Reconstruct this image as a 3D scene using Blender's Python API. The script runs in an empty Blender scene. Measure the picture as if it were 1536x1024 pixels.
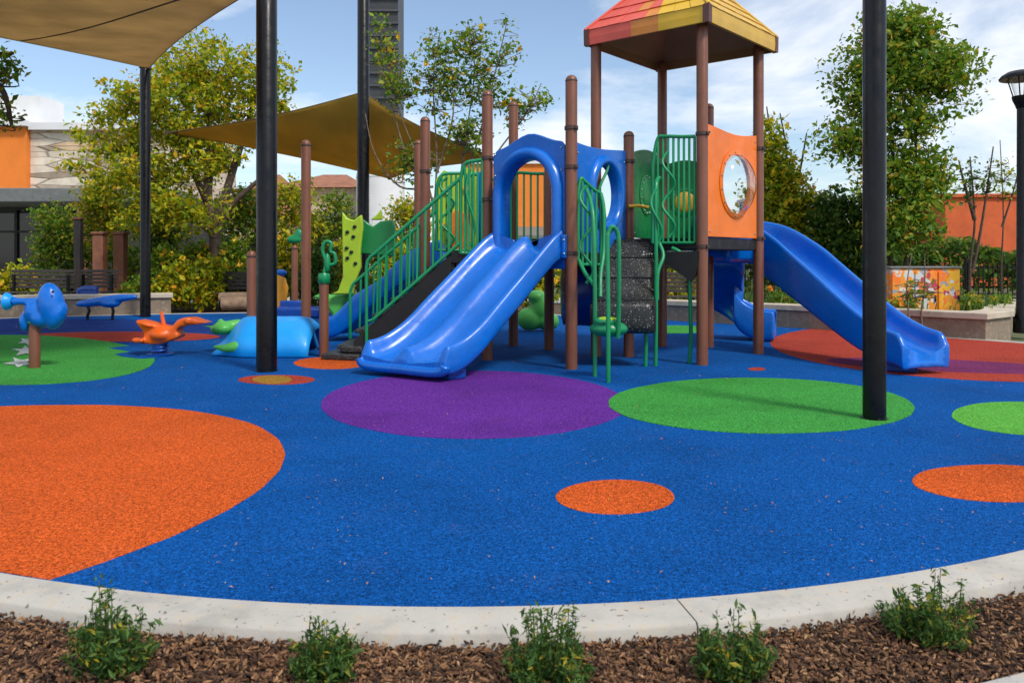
import bpy, bmesh, math, random
import numpy as np
from mathutils import Vector, Matrix, Euler
R = random.Random(7)
rad = math.radians
S = bpy.context.scene
COL = S.collection
CAMH, F, CX, HY = 1.2, 1200.0, 768.0, 390.0

def G(px, py, z=0.0):
    Y = (CAMH - z) * F / (py - HY)
    return Vector(((px - CX) / F * Y, Y, z))
def P(px, py, Y):
    return Vector(((px - CX) / F * Y, Y, CAMH - (py - HY) / F * Y))

def pxpoly(l, Y): return [((x - CX) / F * Y, CAMH - (y - HY) / F * Y) for x, y in l]
# ------------------------------------------------------------------ materials
def newmat(name):
    m = bpy.data.materials.new(name); m.use_nodes = True
    nt = m.node_tree; b = nt.nodes['Principled BSDF']
    return m, nt, b
def N(nt, t, **kw):
    n = nt.nodes.new(t)
    for k, v in kw.items():
        if k in n.inputs: n.inputs[k].default_value = v
        else: setattr(n, k, v)
    return n
def ramp(nt, stops, interp='LINEAR'):
    n = nt.nodes.new('ShaderNodeValToRGB'); cr = n.color_ramp; cr.interpolation = interp
    while len(cr.elements) < len(stops): cr.elements.new(0.5)
    for e, (p, c) in zip(cr.elements, stops):
        e.position = p; e.color = (c[0], c[1], c[2], 1) if hasattr(c, '__len__') else (c, c, c, 1)
    return n
def mixc(nt, fac, a, b, blend='MIX'):
    n = nt.nodes.new('ShaderNodeMix'); n.data_type = 'RGBA'; n.blend_type = blend
    L = nt.links
    for sock, v in ((n.inputs[0], fac), (n.inputs[6], a), (n.inputs[7], b)):
        if isinstance(v, bpy.types.NodeSocket): L.new(v, sock)
        elif hasattr(v, '__len__'): sock.default_value = (v[0], v[1], v[2], 1)
        else: sock.default_value = v
    return n.outputs[2]
def bump(nt, b, height, strength=.3, dist=.01):
    n = N(nt, 'ShaderNodeBump', Strength=strength, Distance=dist)
    nt.links.new(height, n.inputs['Height']); nt.links.new(n.outputs[0], b.inputs['Normal'])
def pos(nt):
    return nt.nodes.new('ShaderNodeNewGeometry').outputs['Position']
def noise(nt, scale, detail=3, rough=.55, vec=None):
    n = N(nt, 'ShaderNodeTexNoise', Scale=scale, Detail=detail, Roughness=rough)
    nt.links.new(vec if vec else pos(nt), n.inputs['Vector'])
    return n.outputs['Fac']

def rubber(name, c, flecks=((.30, .17, .04), (.25, .28, .22))):
    m, nt, b = newmat(name); L = nt.links
    v = N(nt, 'ShaderNodeTexVoronoi', Scale=165.0); L.new(pos(nt), v.inputs['Vector'])
    sep = nt.nodes.new('ShaderNodeSeparateColor'); L.new(v.outputs['Color'], sep.inputs[0])
    c = tuple(c)
    dark = tuple(x * .36 for x in c); lite = tuple(min(1, x * 1.32 + .012) for x in c)
    r = ramp(nt, [(0, dark), (.4, tuple(x * .85 for x in c)), (.75, c), (1, lite)])
    L.new(sep.outputs[0], r.inputs[0])
    n2 = noise(nt, .75, 6, .62); r2 = ramp(nt, [(.28, .74), (.5, 1.0), (.74, 1.14)]); L.new(n2, r2.inputs[0])
    base = mixc(nt, 1.0, r.outputs[0], r2.outputs[0], 'MULTIPLY')
    nd = noise(nt, 2.6, 7, .7); rd = ramp(nt, [(.55, 0), (.8, .07)]); L.new(nd, rd.inputs[0]); base = mixc(nt, rd.outputs[0], base, (.22, .19, .16))
    n3 = noise(nt, 48, 2); r3 = ramp(nt, [(.34, .70), (.62, 1.08)]); L.new(n3, r3.inputs[0])
    base = mixc(nt, 1.0, base, r3.outputs[0], 'MULTIPLY')
    vf = N(nt, 'ShaderNodeTexVoronoi', Scale=58.0); L.new(pos(nt), vf.inputs['Vector'])
    s2 = nt.nodes.new('ShaderNodeSeparateColor'); L.new(vf.outputs['Color'], s2.inputs[0])
    mth = N(nt, 'ShaderNodeMath', operation='GREATER_THAN'); mth.inputs[1].default_value = .994; L.new(s2.outputs[0], mth.inputs[0])
    lt = N(nt, 'ShaderNodeMath', operation='LESS_THAN'); lt.inputs[1].default_value = .3; L.new(vf.outputs['Distance'], lt.inputs[0])
    mm = N(nt, 'ShaderNodeMath', operation='MULTIPLY'); L.new(mth.outputs[0], mm.inputs[0]); L.new(lt.outputs[0], mm.inputs[1])
    fc = mixc(nt, s2.outputs[1], flecks[0], flecks[1])
    base = mixc(nt, mm.outputs[0], base, fc)
    L.new(base, b.inputs['Base Color'])
    b.inputs['Roughness'].default_value = .9; b.inputs['Specular IOR Level'].default_value = .08
    bump(nt, b, v.outputs['Distance'], .9, .006)
    return m
def plastic(name, c, rough=.22, spec=.5, scuff=.35, streak=None):
    m, nt, b = newmat(name); L = nt.links
    n1 = noise(nt, 3.0, 5); r1 = ramp(nt, [(.3, .86), (.7, 1.08)]); L.new(n1, r1.inputs[0])
    base = mixc(nt, 1, c, r1.outputs[0], 'MULTIPLY')
    nw = noise(nt, 1.6, 7, .7); rw = ramp(nt, [(.5, 0), (.78, scuff * .45)]); L.new(nw, rw.inputs[0]); base = mixc(nt, rw.outputs[0], base, tuple(min(1, x * .75 + .025) for x in c))
    n2 = noise(nt, 38, 6, .7); r2 = ramp(nt, [(.62, 0), (.70, scuff)]); L.new(n2, r2.inputs[0])
    base = mixc(nt, r2.outputs[0], base, tuple(min(1, x * .7 + .07) for x in c))
    r3 = ramp(nt, [(.3, rough * .75), (.75, rough * 1.7)]); L.new(noise(nt, 9, 4), r3.inputs[0]); ro = r3.outputs[0]
    if streak is not None:
        mp = N(nt, 'ShaderNodeMapping'); mp.vector_type = 'TEXTURE'; mp.inputs['Rotation'].default_value = (0, 0, streak); L.new(pos(nt), mp.inputs[0])
        m2 = N(nt, 'ShaderNodeMapping'); m2.inputs['Scale'].default_value = (.7, 26, .9); L.new(mp.outputs[0], m2.inputs[0])
        ns = noise(nt, 1.6, 6, .7, m2.outputs[0]); rs = ramp(nt, [(.52, 0), (.75, .30)]); L.new(ns, rs.inputs[0])
        base = mixc(nt, rs.outputs[0], base, tuple(min(1, x * .8 + .05) for x in c))
        rr_ = ramp(nt, [(.45, 0), (.75, .22)]); L.new(ns, rr_.inputs[0]); ad = N(nt, 'ShaderNodeMath', operation='ADD'); L.new(ro, ad.inputs[0]); L.new(rr_.outputs[0], ad.inputs[1]); ro = ad.outputs[0]
    L.new(base, b.inputs['Base Color']); L.new(ro, b.inputs['Roughness'])
    b.inputs['Specular IOR Level'].default_value = spec
    bump(nt, b, noise(nt, 7, 2), .12, .02)
    return m
def simple(name, c, rough=.6, var=.2, scale=6, metallic=0, bs=.2, bscale=40, bd=.004):
    m, nt, b = newmat(name); L = nt.links
    r1 = ramp(nt, [(.3, 1 - var), (.7, 1 + var * .6)]); L.new(noise(nt, scale, 5, .6), r1.inputs[0])
    L.new(mixc(nt, 1, c, r1.outputs[0], 'MULTIPLY'), b.inputs['Base Color'])
    b.inputs['Roughness'].default_value = rough; b.inputs['Metallic'].default_value = metallic
    if bs: bump(nt, b, noise(nt, bscale, 4), bs, bd)
    return m
def leafmat(name, stops, trans=.45, rough=.5):
    m, nt, b = newmat(name); L = nt.links
    g = nt.nodes.new('ShaderNodeNewGeometry')
    r = ramp(nt, stops); L.new(g.outputs['Random Per Island'], r.inputs[0])
    L.new(r.outputs[0], b.inputs['Base Color']); b.inputs['Roughness'].default_value = rough
    b.inputs['Specular IOR Level'].default_value = .3
    t = nt.nodes.new('ShaderNodeBsdfTranslucent'); L.new(r.outputs[0], t.inputs[0])
    mx = nt.nodes.new('ShaderNodeMixShader'); mx.inputs[0].default_value = trans
    L.new(b.outputs[0], mx.inputs[1]); L.new(t.outputs[0], mx.inputs[2])
    L.new(mx.outputs[0], nt.nodes['Material Output'].inputs[0])
    return m

M = {}
M['rb_blue'] = rubber('blue_rubber', (.001, .096, .385))
M['rb_orange'] = rubber('orange_rubber', (.70, .115, .018), ((.9, .35, .05), (.3, .03, .01)))
M['rb_purple'] = rubber('purple_rubber', (.145, .031, .33), ((.4, .1, .3), (.3, .2, .6)))
M['rb_green'] = rubber('green_rubber', (.058, .35, .06), ((.5, .5, .05), (.2, .5, .2)))
M['rb_lime'] = rubber('lime_rubber', (.12, .46, .06), ((.5, .5, .05), (.2, .5, .2)))
M['rb_red'] = rubber('red_rubber', (.45, .060, .036), ((.6, .2, .05), (.2, .05, .3)))
M['rb_violet'] = rubber('violet_rubber', (.21, .035, .13), ((.5, .1, .2), (.2, .1, .4)))
M['rb_ochre'] = rubber('ochre_rubber', (.42, .22, .035))
M['rb_white'] = rubber('white_rubber', (.62, .68, .66))
M['rb_dark'] = rubber('deep_blue_rubber', (.012, .05, .26))
M['blue'] = plastic('blue_plastic', (.001, .135, .58))
M['blue_slide'] = plastic('blue_slide_plastic', (.001, .135, .58), .20, streak=math.atan2(-1.0, -1.25))
M['blue_dark'] = plastic('navy_plastic', (.002, .05, .30))
M['sky_blue'] = plastic('sky_blue_plastic', (.004, .30, .80), .35)
M['green'] = plastic('green_coated_steel', (.004, .25, .09), .32)
M['green_panel'] = plastic('green_plastic', (.006, .20, .05), .3)
M['turtle_green'] = plastic('light_green_plastic', (.08, .42, .07), .35)
M['lime'] = plastic('lime_plastic', (.36, .55, .02), .35)
M['orange'] = plastic('orange_plastic', (.82, .165, .001), .3, scuff=.2)
M['rider_orange'] = plastic('deep_orange_plastic', (.75, .11, .004), .3)
M['amber'] = plastic('amber_plastic', (.75, .32, .015), .4)
M['yellow'] = plastic('yellow_plastic', (.72, .40, .02), .4)
M['roof_red'] = plastic('red_roof_plastic', (.68, .10, .07), .45)
M['roof_orange'] = plastic('faded_roof_plastic', (.66, .24, .04), .45)
M['roof_yellow'] = plastic('yellow_roof_plastic', (.72, .44, .03), .45)
M['roof_tan'] = plastic('tan_roof_plastic', (.60, .37, .06), .45)
M['roof_under'] = plastic('brown_roof_lining', (.34, .18, .08), .6)
M['brown'] = plastic('brown_powder_coat', (.185, .064, .033), .34, scuff=.12)
M['brown_cap'] = plastic('brown_plastic', (.11, .038, .03), .4)
M['black_pole'] = plastic('black_powder_coat', (.003, .0033, .004), .26, .32, .03)
M['black'] = plastic('black_vinyl', (.010, .010, .011), .5, .4, .05)
M['steel'] = simple('bolt_steel', (.5, .5, .5), .3, metallic=1, bs=0)
M['clamp'] = plastic('dark_clamp_metal', (.06, .03, .022), .4)
def perforated():
    m, nt, b = newmat('perforated_black_vinyl'); L = nt.links
    v = N(nt, 'ShaderNodeTexVoronoi', Scale=48.0); L.new(pos(nt), v.inputs['Vector'])
    r = ramp(nt, [(.14, (.22, .22, .22)), (.26, (.018, .018, .019))]); L.new(v.outputs['Distance'], r.inputs[0])
    L.new(r.outputs[0], b.inputs['Base Color']); b.inputs['Roughness'].default_value = .45
    bump(nt, b, v.outputs['Distance'], .5, .006); return m
M['perf'] = perforated()
def meshblack():
    m, nt, b = newmat('punched_black_sheet'); L = nt.links
    v = N(nt, 'ShaderNodeTexVoronoi', Scale=34.0, Randomness=.35); L.new(pos(nt), v.inputs['Vector'])
    r = ramp(nt, [(.26, 1), (.30, 0)]); L.new(v.outputs['Distance'], r.inputs[0])
    v2 = N(nt, 'ShaderNodeTexVoronoi', Scale=38.0); L.new(pos(nt), v2.inputs['Vector']); r2 = ramp(nt, [(.16, (.30, .30, .29)), (.23, (.016, .016, .017))]); L.new(v2.outputs['Distance'], r2.inputs[0])
    L.new(r2.outputs[0], b.inputs['Base Color']); b.inputs['Roughness'].default_value = .38
    t = nt.nodes.new('ShaderNodeBsdfTransparent'); mx = nt.nodes.new('ShaderNodeMixShader'); L.new(r.outputs[0], mx.inputs[0]); L.new(b.outputs[0], mx.inputs[1]); L.new(t.outputs[0], mx.inputs[2])
    L.new(mx.outputs[0], nt.nodes['Material Output'].inputs[0]); return m
M['mesh_black'] = meshblack()
def concrete(name, c=(.43, .41, .37)):
    m, nt, b = newmat(name); L = nt.links
    r1 = ramp(nt, [(.28, .72), (.5, .98), (.75, 1.1)]); L.new(noise(nt, 3.5, 8, .65), r1.inputs[0])
    base = mixc(nt, 1, c, r1.outputs[0], 'MULTIPLY')
    r2 = ramp(nt, [(.53, 0), (.68, .5)]); L.new(noise(nt, 14, 5, .6), r2.inputs[0])
    base = mixc(nt, r2.outputs[0], base, (.46, .37, .25))
    r3 = ramp(nt, [(.67, 0), (.71, .8)]); L.new(noise(nt, 46, 2, .5), r3.inputs[0])
    base = mixc(nt, r3.outputs[0], base, (.16, .12, .09))
    L.new(base, b.inputs['Base Color']); b.inputs['Roughness'].default_value = .9
    bump(nt, b, noise(nt, 60, 6, .7), .45, .006); return m
M['kerb'] = concrete('kerb_concrete')
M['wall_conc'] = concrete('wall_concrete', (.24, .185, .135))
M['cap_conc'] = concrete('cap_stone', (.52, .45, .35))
M['path'] = concrete('path_concrete', (.42, .41, .38))
M['soil'] = simple('bark_soil', (.035, .018, .010), .95, .5, 25, bs=.8, bscale=70, bd=.02)
M['bed'] = simple('planting_soil', (.10, .065, .04), .95, .5, 4, bs=.6, bscale=30, bd=.02)
M['lawn_dirt'] = simple('ground_cover', (.085, .10, .04), .95, .5, 1.2, bs=.6, bscale=20, bd=.02)
def islandmat(name, stops, rough=.8):
    m, nt, b = newmat(name); L = nt.links
    g = nt.nodes.new('ShaderNodeNewGeometry')
    r = ramp(nt, stops); L.new(g.outputs['Random Per Island'], r.inputs[0])
    r1 = ramp(nt, [(.3, .7), (.7, 1.15)]); L.new(noise(nt, 90, 4), r1.inputs[0])
    L.new(mixc(nt, 1, r.outputs[0], r1.outputs[0], 'MULTIPLY'), b.inputs['Base Color'])
    b.inputs['Roughness'].default_value = rough; return m
M['chips'] = islandmat('bark_chips', [(0, (.020, .009, .005)), (.3, (.066, .029, .013)), (.6, (.145, .066, .028)), (.85, (.27, .135, .06)), (1, (.40, .23, .11))])
M['litter'] = islandmat('fallen_leaves', [(0, (.5, .09, .02)), (.4, (.55, .28, .04)), (.8, (.24, .10, .03)), (1, (.36, .28, .10))])
def sailmat(name, c, trans):
    m, nt, b = newmat(name); L = nt.links
    r1 = ramp(nt, [(.3, .82), (.7, 1.12)]); L.new(noise(nt, .9, 6, .6), r1.inputs[0])
    base = mixc(nt, 1, c, r1.outputs[0], 'MULTIPLY')
    L.new(base, b.inputs['Base Color']); b.inputs['Roughness'].default_value = .9; b.inputs['Specular IOR Level'].default_value = .1
    t = nt.nodes.new('ShaderNodeBsdfTranslucent'); L.new(base, t.inputs[0])
    mx = nt.nodes.new('ShaderNodeMixShader'); mx.inputs[0].default_value = trans
    L.new(b.outputs[0], mx.inputs[1]); L.new(t.outputs[0], mx.inputs[2]); L.new(mx.outputs[0], nt.nodes['Material Output'].inputs[0])
    bump(nt, b, noise(nt, 2.2, 3), .5, .05)
    return m
M['sail'] = sailmat('tan_shade_fabric', (.60, .455, .25), .60)
M['sail2'] = sailmat('ochre_shade_fabric', (.47, .31, .06), .6)
M['seam'] = simple('seam_webbing', (.16, .10, .05), .9)
M['bark'] = simple('tree_bark', (.09, .06, .042), .9, .5, 14, bs=.7, bscale=50, bd=.01)
M['bark_pale'] = simple('pale_bark', (.20, .15, .11), .9, .5, 14, bs=.6, bscale=50, bd=.01)
YG = [(0, (.10, .18, .010)), (.25, (.22, .33, .014)), (.5, (.40, .45, .018)), (.75, (.60, .54, .02)), (.93, (.72, .52, .02)), (1, (.70, .32, .02))]
GR = [(0, (.055, .14, .014)), (.4, (.13, .26, .02)), (.75, (.27, .38, .026)), (.9, (.38, .38, .03)), (1, (.6, .38, .03))]
DK = [(0, (.03, .085, .014)), (.5, (.08, .165, .022)), (.9, (.18, .27, .03)), (1, (.3, .26, .03))]
M['leaf_yg'] = leafmat('yellow_green_leaves', YG)
M['leaf_gr'] = leafmat('green_leaves', GR)
M['leaf_dk'] = leafmat('dark_leaves', DK)
M['leaf_sh'] = leafmat('shrub_leaves', [(0, (.03, .075, .016)), (.5, (.065, .15, .03)), (.88, (.13, .24, .05)), (.95, (.4, .34, .03)), (1, (.5, .36, .02))])
M['leaf_grass'] = leafmat('grass_blades', [(0, (.03, .08, .01)), (.6, (.08, .18, .02)), (1, (.2, .28, .04))])
M['flower_y'] = leafmat('yellow_petals', [(0, (.75, .42, .02)), (.7, (.8, .55, .03)), (1, (.75, .25, .02))], .25)
M['flower_o'] = leafmat('orange_petals', [(0, (.75, .22, .02)), (.7, (.8, .4, .03)), (1, (.7, .08, .02))], .25)
M['stucco_or'] = simple('orange_stucco', (.80, .22, .03), .9, .1, 1.5, bs=.3)
M['stucco_red'] = simple('red_orange_stucco', (.62, .12, .035), .9, .2, 1.5, bs=.3)
M['stucco_cream'] = simple('cream_stucco', (.62, .52, .40), .9, .15, 1.0, bs=.3)
M['stucco_white'] = simple('white_render', (.72, .73, .74), .85, .12, .8, bs=.2)
M['tile_roof'] = simple('clay_roof', (.32, .13, .07), .85, .35, 2.5, bs=.6, bscale=9, bd=.05)
M['dark_metal'] = simple('dark_cladding', (.035, .038, .042), .5, .4, 1.2)
M['canopy_grey'] = simple('grey_metal', (.16, .17, .17), .5, .2)
M['louvre_grey'] = simple('louvre_metal', (.060, .063, .068), .5, .3)
M['slat'] = simple('dark_slat_wood', (.045, .035, .032), .6, .3, 12)
M['timber'] = simple('red_brown_timber', (.26, .10, .055), .7, .3, 9)
M['log'] = simple('weathered_log', (.30, .20, .13), .9, .4, 8, bs=.6, bscale=30, bd=.01)
def stone():
    m, nt, b = newmat('stacked_stone'); L = nt.links
    mp = N(nt, 'ShaderNodeMapping'); mp.inputs['Scale'].default_value = (.55, .55, 4.4); L.new(pos(nt), mp.inputs[0])
    v = N(nt, 'ShaderNodeTexVoronoi', Scale=1.0, Randomness=.85); L.new(mp.outputs[0], v.inputs['Vector'])
    e = N(nt, 'ShaderNodeTexVoronoi', Scale=1.0, Randomness=.85); e.feature = 'DISTANCE_TO_EDGE'; L.new(mp.outputs[0], e.inputs['Vector'])
    sp_ = nt.nodes.new('ShaderNodeSeparateColor'); L.new(v.outputs['Color'], sp_.inputs[0])
    r = ramp(nt, [(0, (.34, .27, .20)), (.4, (.60, .51, .40)), (.8, (.74, .66, .54)), (1, (.62, .40, .22))]); L.new(sp_.outputs[0], r.inputs[0])
    re = ramp(nt, [(.0, .35), (.05, 1)]); L.new(e.outputs['Distance'], re.inputs[0])
    r1 = ramp(nt, [(.3, .75), (.7, 1.15)]); L.new(noise(nt, 2.2, 6), r1.inputs[0])
    L.new(mixc(nt, 1, mixc(nt, 1, r.outputs[0], r1.outputs[0], 'MULTIPLY'), re.outputs[0], 'MULTIPLY'), b.inputs['Base Color']); b.inputs['Roughness'].default_value = .9
    bump(nt, b, re.outputs[0], .6, .04); return m
M['stone'] = stone()
def glass_dark():
    m, nt, b = newmat('shop_glass')
    b.inputs['Base Color'].default_value = (.012, .014, .016, 1); b.inputs['Roughness'].default_value = .06; b.inputs['Specular IOR Level'].default_value = .6
    return m
M['shopglass'] = glass_dark()
def clear():
    m, nt, b = newmat('clear_dome'); L = nt.links
    t = nt.nodes.new('ShaderNodeBsdfTransparent'); t.inputs[0].default_value = (.93, .95, .95, 1)
    g = nt.nodes.new('ShaderNodeBsdfGlossy'); g.inputs['Roughness'].default_value = .04
    lw = N(nt, 'ShaderNodeLayerWeight', Blend=.22)
    mx = nt.nodes.new('ShaderNodeMixShader'); L.new(lw.outputs['Facing'], mx.inputs[0]); L.new(t.outputs[0], mx.inputs[1]); L.new(g.outputs[0], mx.inputs[2])
    L.new(mx.outputs[0], nt.nodes['Material Output'].inputs[0]); return m
M['dome'] = clear()
def mural():
    m, nt, b = newmat('painted_cabinet'); L = nt.links
    v = N(nt, 'ShaderNodeTexVoronoi', Scale=4.2, Randomness=1.0)
    add = N(nt, 'ShaderNodeVectorMath', operation='ADD')
    nz = N(nt, 'ShaderNodeTexNoise', Scale=4.0); L.new(pos(nt), nz.inputs[0]); L.new(nz.outputs['Color'], add.inputs[0]); L.new(pos(nt), add.inputs[1])
    L.new(add.outputs[0], v.inputs['Vector'])
    s = nt.nodes.new('ShaderNodeSeparateColor'); L.new(v.outputs['Color'], s.inputs[0])
    r = ramp(nt, [(0, (.85, .30, .02)), (.24, (.62, .62, .60)), (.42, (.85, .45, .02)), (.6, (.32, .34, .34)), (.72, (.9, .2, .02)), (.86, (.7, .68, .62)), (.95, (.5, .05, .08))], 'CONSTANT')
    L.new(s.outputs[0], r.inputs[0]); L.new(r.outputs[0], b.inputs['Base Color']); b.inputs['Roughness'].default_value = .5
    return m
M['mural'] = mural()
M['lamp_glass'] = plastic('frosted_lamp_glass', (.7, .72, .74), .3)

# ------------------------------------------------------------------ mesh builder
class MB:
    def __init__(s): s.v = []; s.f = []
    def add(s, vs, fs):
        o = len(s.v); s.v += [tuple(x) for x in vs]; s.f += [tuple(i + o for i in f) for f in fs]; return s
    def box(s, c, size, rz=0, rot=None):
        hx, hy, hz = (x / 2 for x in size); m = rot if rot else Matrix.Rotation(rz, 3, 'Z'); c = Vector(c)
        vs = [c + m @ Vector((x * hx, y * hy, z * hz)) for z in (-1, 1) for x, y in ((-1, -1), (1, -1), (1, 1), (-1, 1))]
        return s.add(vs, [(3, 2, 1, 0), (4, 5, 6, 7), (0, 1, 5, 4), (1, 2, 6, 5), (2, 3, 7, 6), (3, 0, 4, 7)])
    def beam(s, a, b, w, h):
        a, b = Vector(a), Vector(b); d = (b - a); L = d.length; d.normalize()
        u = Vector((0, 0, 1)) if abs(d.z) < .95 else Vector((0, 1, 0))
        x = d.cross(u).normalized(); y = x.cross(d)
        vs = [p + x * (i * w / 2) + y * (j * h / 2) for p in (a, b) for i, j in ((-1, -1), (1, -1), (1, 1), (-1, 1))]
        return s.add(vs, [(0, 1, 2, 3), (7, 6, 5, 4), (0, 4, 5, 1), (1, 5, 6, 2), (2, 6, 7, 3), (3, 7, 4, 0)])
    def tube(s, path, r, seg=10, cap=True):
        path = [Vector(p) for p in path]; n = len(path)
        rs = r if hasattr(r, '__len__') else [r] * n
        T = [((path[min(i + 1, n - 1)] - path[max(i - 1, 0)]).normalized()) for i in range(n)]
        u = T[0].orthogonal().normalized(); vs = []
        for i in range(n):
            u = (u - T[i] * u.dot(T[i])).normalized(); w = T[i].cross(u)
            for k in range(seg):
                a = 2 * math.pi * k / seg
                vs.append(path[i] + (u * math.cos(a) + w * math.sin(a)) * rs[i])
        fs = [(i * seg + k, i * seg + (k + 1) % seg, (i + 1) * seg + (k + 1) % seg, (i + 1) * seg + k) for i in range(n - 1) for k in range(seg)]
        if cap: fs += [tuple(range(seg - 1, -1, -1)), tuple((n - 1) * seg + k for k in range(seg))]
        return s.add(vs, fs)
    def lathe(s, c, prof, seg=20, axis=None, cap=True):
        c = Vector(c); m = axis if axis else Matrix.Identity(3); vs = []; n = len(prof)
        for r, z in prof:
            for k in range(seg):
                a = 2 * math.pi * k / seg; vs.append(c + m @ Vector((r * math.cos(a), r * math.sin(a), z)))
        fs = [(i * seg + k, i * seg + (k + 1) % seg, (i + 1) * seg + (k + 1) % seg, (i + 1) * seg + k) for i in range(n - 1) for k in range(seg)]
        if cap: fs += [tuple(range(seg - 1, -1, -1)), tuple((n - 1) * seg + k for k in range(seg))]
        return s.add(vs, fs)
    def ell(s, c, rx, ry, rz, rot=None, seg=16):
        m = (rot if rot else Matrix.Identity(3)) @ Matrix.Diagonal((rx, ry, rz)); n = seg // 2
        return s.lathe(c, [(max(.02, math.sin(math.pi * i / n)), -math.cos(math.pi * i / n)) for i in range(n + 1)], seg, m)
    def prism(s, pts, z0, z1):
        n = len(pts)
        vs = [(p[0], p[1], z0) for p in pts] + [(p[0], p[1], z1) for p in pts]
        return s.add(vs, [tuple(range(n - 1, -1, -1)), tuple(range(n, 2 * n))] + [(i, (i + 1) % n, n + (i + 1) % n, n + i) for i in range(n)])
    def plate(s, pts2, o, u, w, th, hole=None):
        """flat outline (a,b) in the frame o + a*u + b*z, thickness th along w; hole: matching count outline"""
        o, u, w = Vector(o), Vector(u), Vector(w); z = Vector((0, 0, 1)); n = len(pts2)
        q = lambda p, k: o + u * p[0] + z * p[1] + w * (th * k)
        if hole is None:
            vs = [q(p, -.5) for p in pts2] + [q(p, .5) for p in pts2]
            return s.add(vs, [tuple(range(n - 1, -1, -1)), tuple(range(n, 2 * n))] + [(i, (i + 1) % n, n + (i + 1) % n, n + i) for i in range(n)])
        vs = [q(p, -.5) for p in pts2] + [q(p, .5) for p in pts2] + [q(p, -.5) for p in hole] + [q(p, .5) for p in hole]
        fs = []
        for i in range(n):
            j = (i + 1) % n
            fs += [(n + i, n + j, 3 * n + j, 3 * n + i), (j, i, 2 * n + i, 2 * n + j), (i, j, n + j, n + i), (2 * n + j, 2 * n + i, 3 * n + i, 3 * n + j)]
        return s.add(vs, fs)
    def build(s, name, mat, parent=None, origin=None, smooth=40, bevel=0, sub=0, remesh=0, weld=False):
        me = bpy.data.meshes.new(name)
        o = bpy.data.objects.new(name, me); COL.objects.link(o)
        if parent is not None:
            o.parent = parent; org = WO[parent.name]; WO[o.name] = org
        else:
            org = Vector(origin) if origin is not None else Vector((0, 0, 0)); o.location = org; WO[o.name] = org
        me.from_pydata([tuple(Vector(v) - org) for v in s.v], [], s.f)
        me.materials.append(M[mat])
        bm = bmesh.new(); bm.from_mesh(me)
        if weld: bmesh.ops.remove_doubles(bm, verts=bm.verts, dist=1e-5)
        if len(bm.faces) < 30000: bmesh.ops.recalc_face_normals(bm, faces=bm.faces)
        bm.to_mesh(me); bm.free()
        if smooth:
            me.polygons.foreach_set('use_smooth', [True] * len(me.polygons))
            if smooth < 180: me.set_sharp_from_angle(angle=rad(smooth))
        if bevel:
            m = o.modifiers.new('b', 'BEVEL'); m.width = bevel; m.segments = 2; m.limit_method = 'ANGLE'; m.angle_limit = rad(35)
        if remesh:
            m = o.modifiers.new('r', 'REMESH'); m.mode = 'VOXEL'; m.voxel_size = remesh; m.use_smooth_shade = True
            m = o.modifiers.new('s', 'SMOOTH'); m.factor = .5; m.iterations = 8
        if sub:
            m = o.modifiers.new('ss', 'SUBSURF'); m.levels = sub; m.render_levels = sub
        me.update()
        return o
WO = {}
def thing(name, label, cat, loc=(0, 0, 0), group=None):
    o = bpy.data.objects.new(name, None); COL.objects.link(o); o.location = loc; o.empty_display_size = .1
    WO[o.name] = Vector(loc); return tag(o, label, cat, group)
def tag(o, label=None, cat=None, group=None, kind=None):
    if label: o['label'] = label
    if cat: o['category'] = cat
    if group: o['group'] = group
    if kind: o['kind'] = kind
    return o
def struct(name, mb, mat, **kw): return tag(mb.build(name, mat, **kw), kind='structure')
def cr(pts, n=8, closed=False):
    pts = [Vector(p) for p in pts]; out = []; k = len(pts)
    for i in range(k if closed else k - 1):
        if closed: a, b, c, d = pts[i - 1], pts[i], pts[(i + 1) % k], pts[(i + 2) % k]
        else: a, b, c, d = pts[max(i - 1, 0)], pts[i], pts[i + 1], pts[min(i + 2, k - 1)]
        for j in range(n):
            t = j / n
            out.append(.5 * ((2 * b) + (c - a) * t + (2 * a - 5 * b + 4 * c - d) * t * t + (3 * b - a - 3 * c + d) * t ** 3))
    if not closed: out.append(pts[-1])
    return out
def lerp(a, b, t): return a + (b - a) * t
def sm(t): t = max(0, min(1, t)); return t * t * (3 - 2 * t)

# ------------------------------------------------------------------ ground
OUT0 = [(x, 2.762 + .1 * (x + .22) ** 2) for x in (-3.2, -2.6, -2, -1.4, -.8, -.2, .4, 1, 1.6, 2.2, 2.8, 3.4)] + [(6, 6.3), (7.9, 8.8), (8.1, 10.3), (7.37, 11.5), (6.2, 12.9), (4.76, 14.4), (2.4, 16.6), (-1, 18.1), (-4, 18.4), (-6, 18.15), (-8, 17.6), (-10.5, 16.4), (-11.7, 14.6), (-10.6, 11.6), (-8, 8.0), (-5.2, 5.2)]
OUT = [(p.x, p.y) for p in cr([(x, y, 0) for x, y in OUT0], 10, True)]
g = MB(); g.add([(-400, -60, -.1), (400, -60, -.1), (400, 600, -.1), (-400, 600, -.1)], [(0, 1, 2, 3)])
struct('ground', g, 'lawn_dirt')
rb = MB(); rb.prism(OUT, -.09, 0.0); struct('rubber_surface', rb, 'rb_blue', smooth=0)
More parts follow.
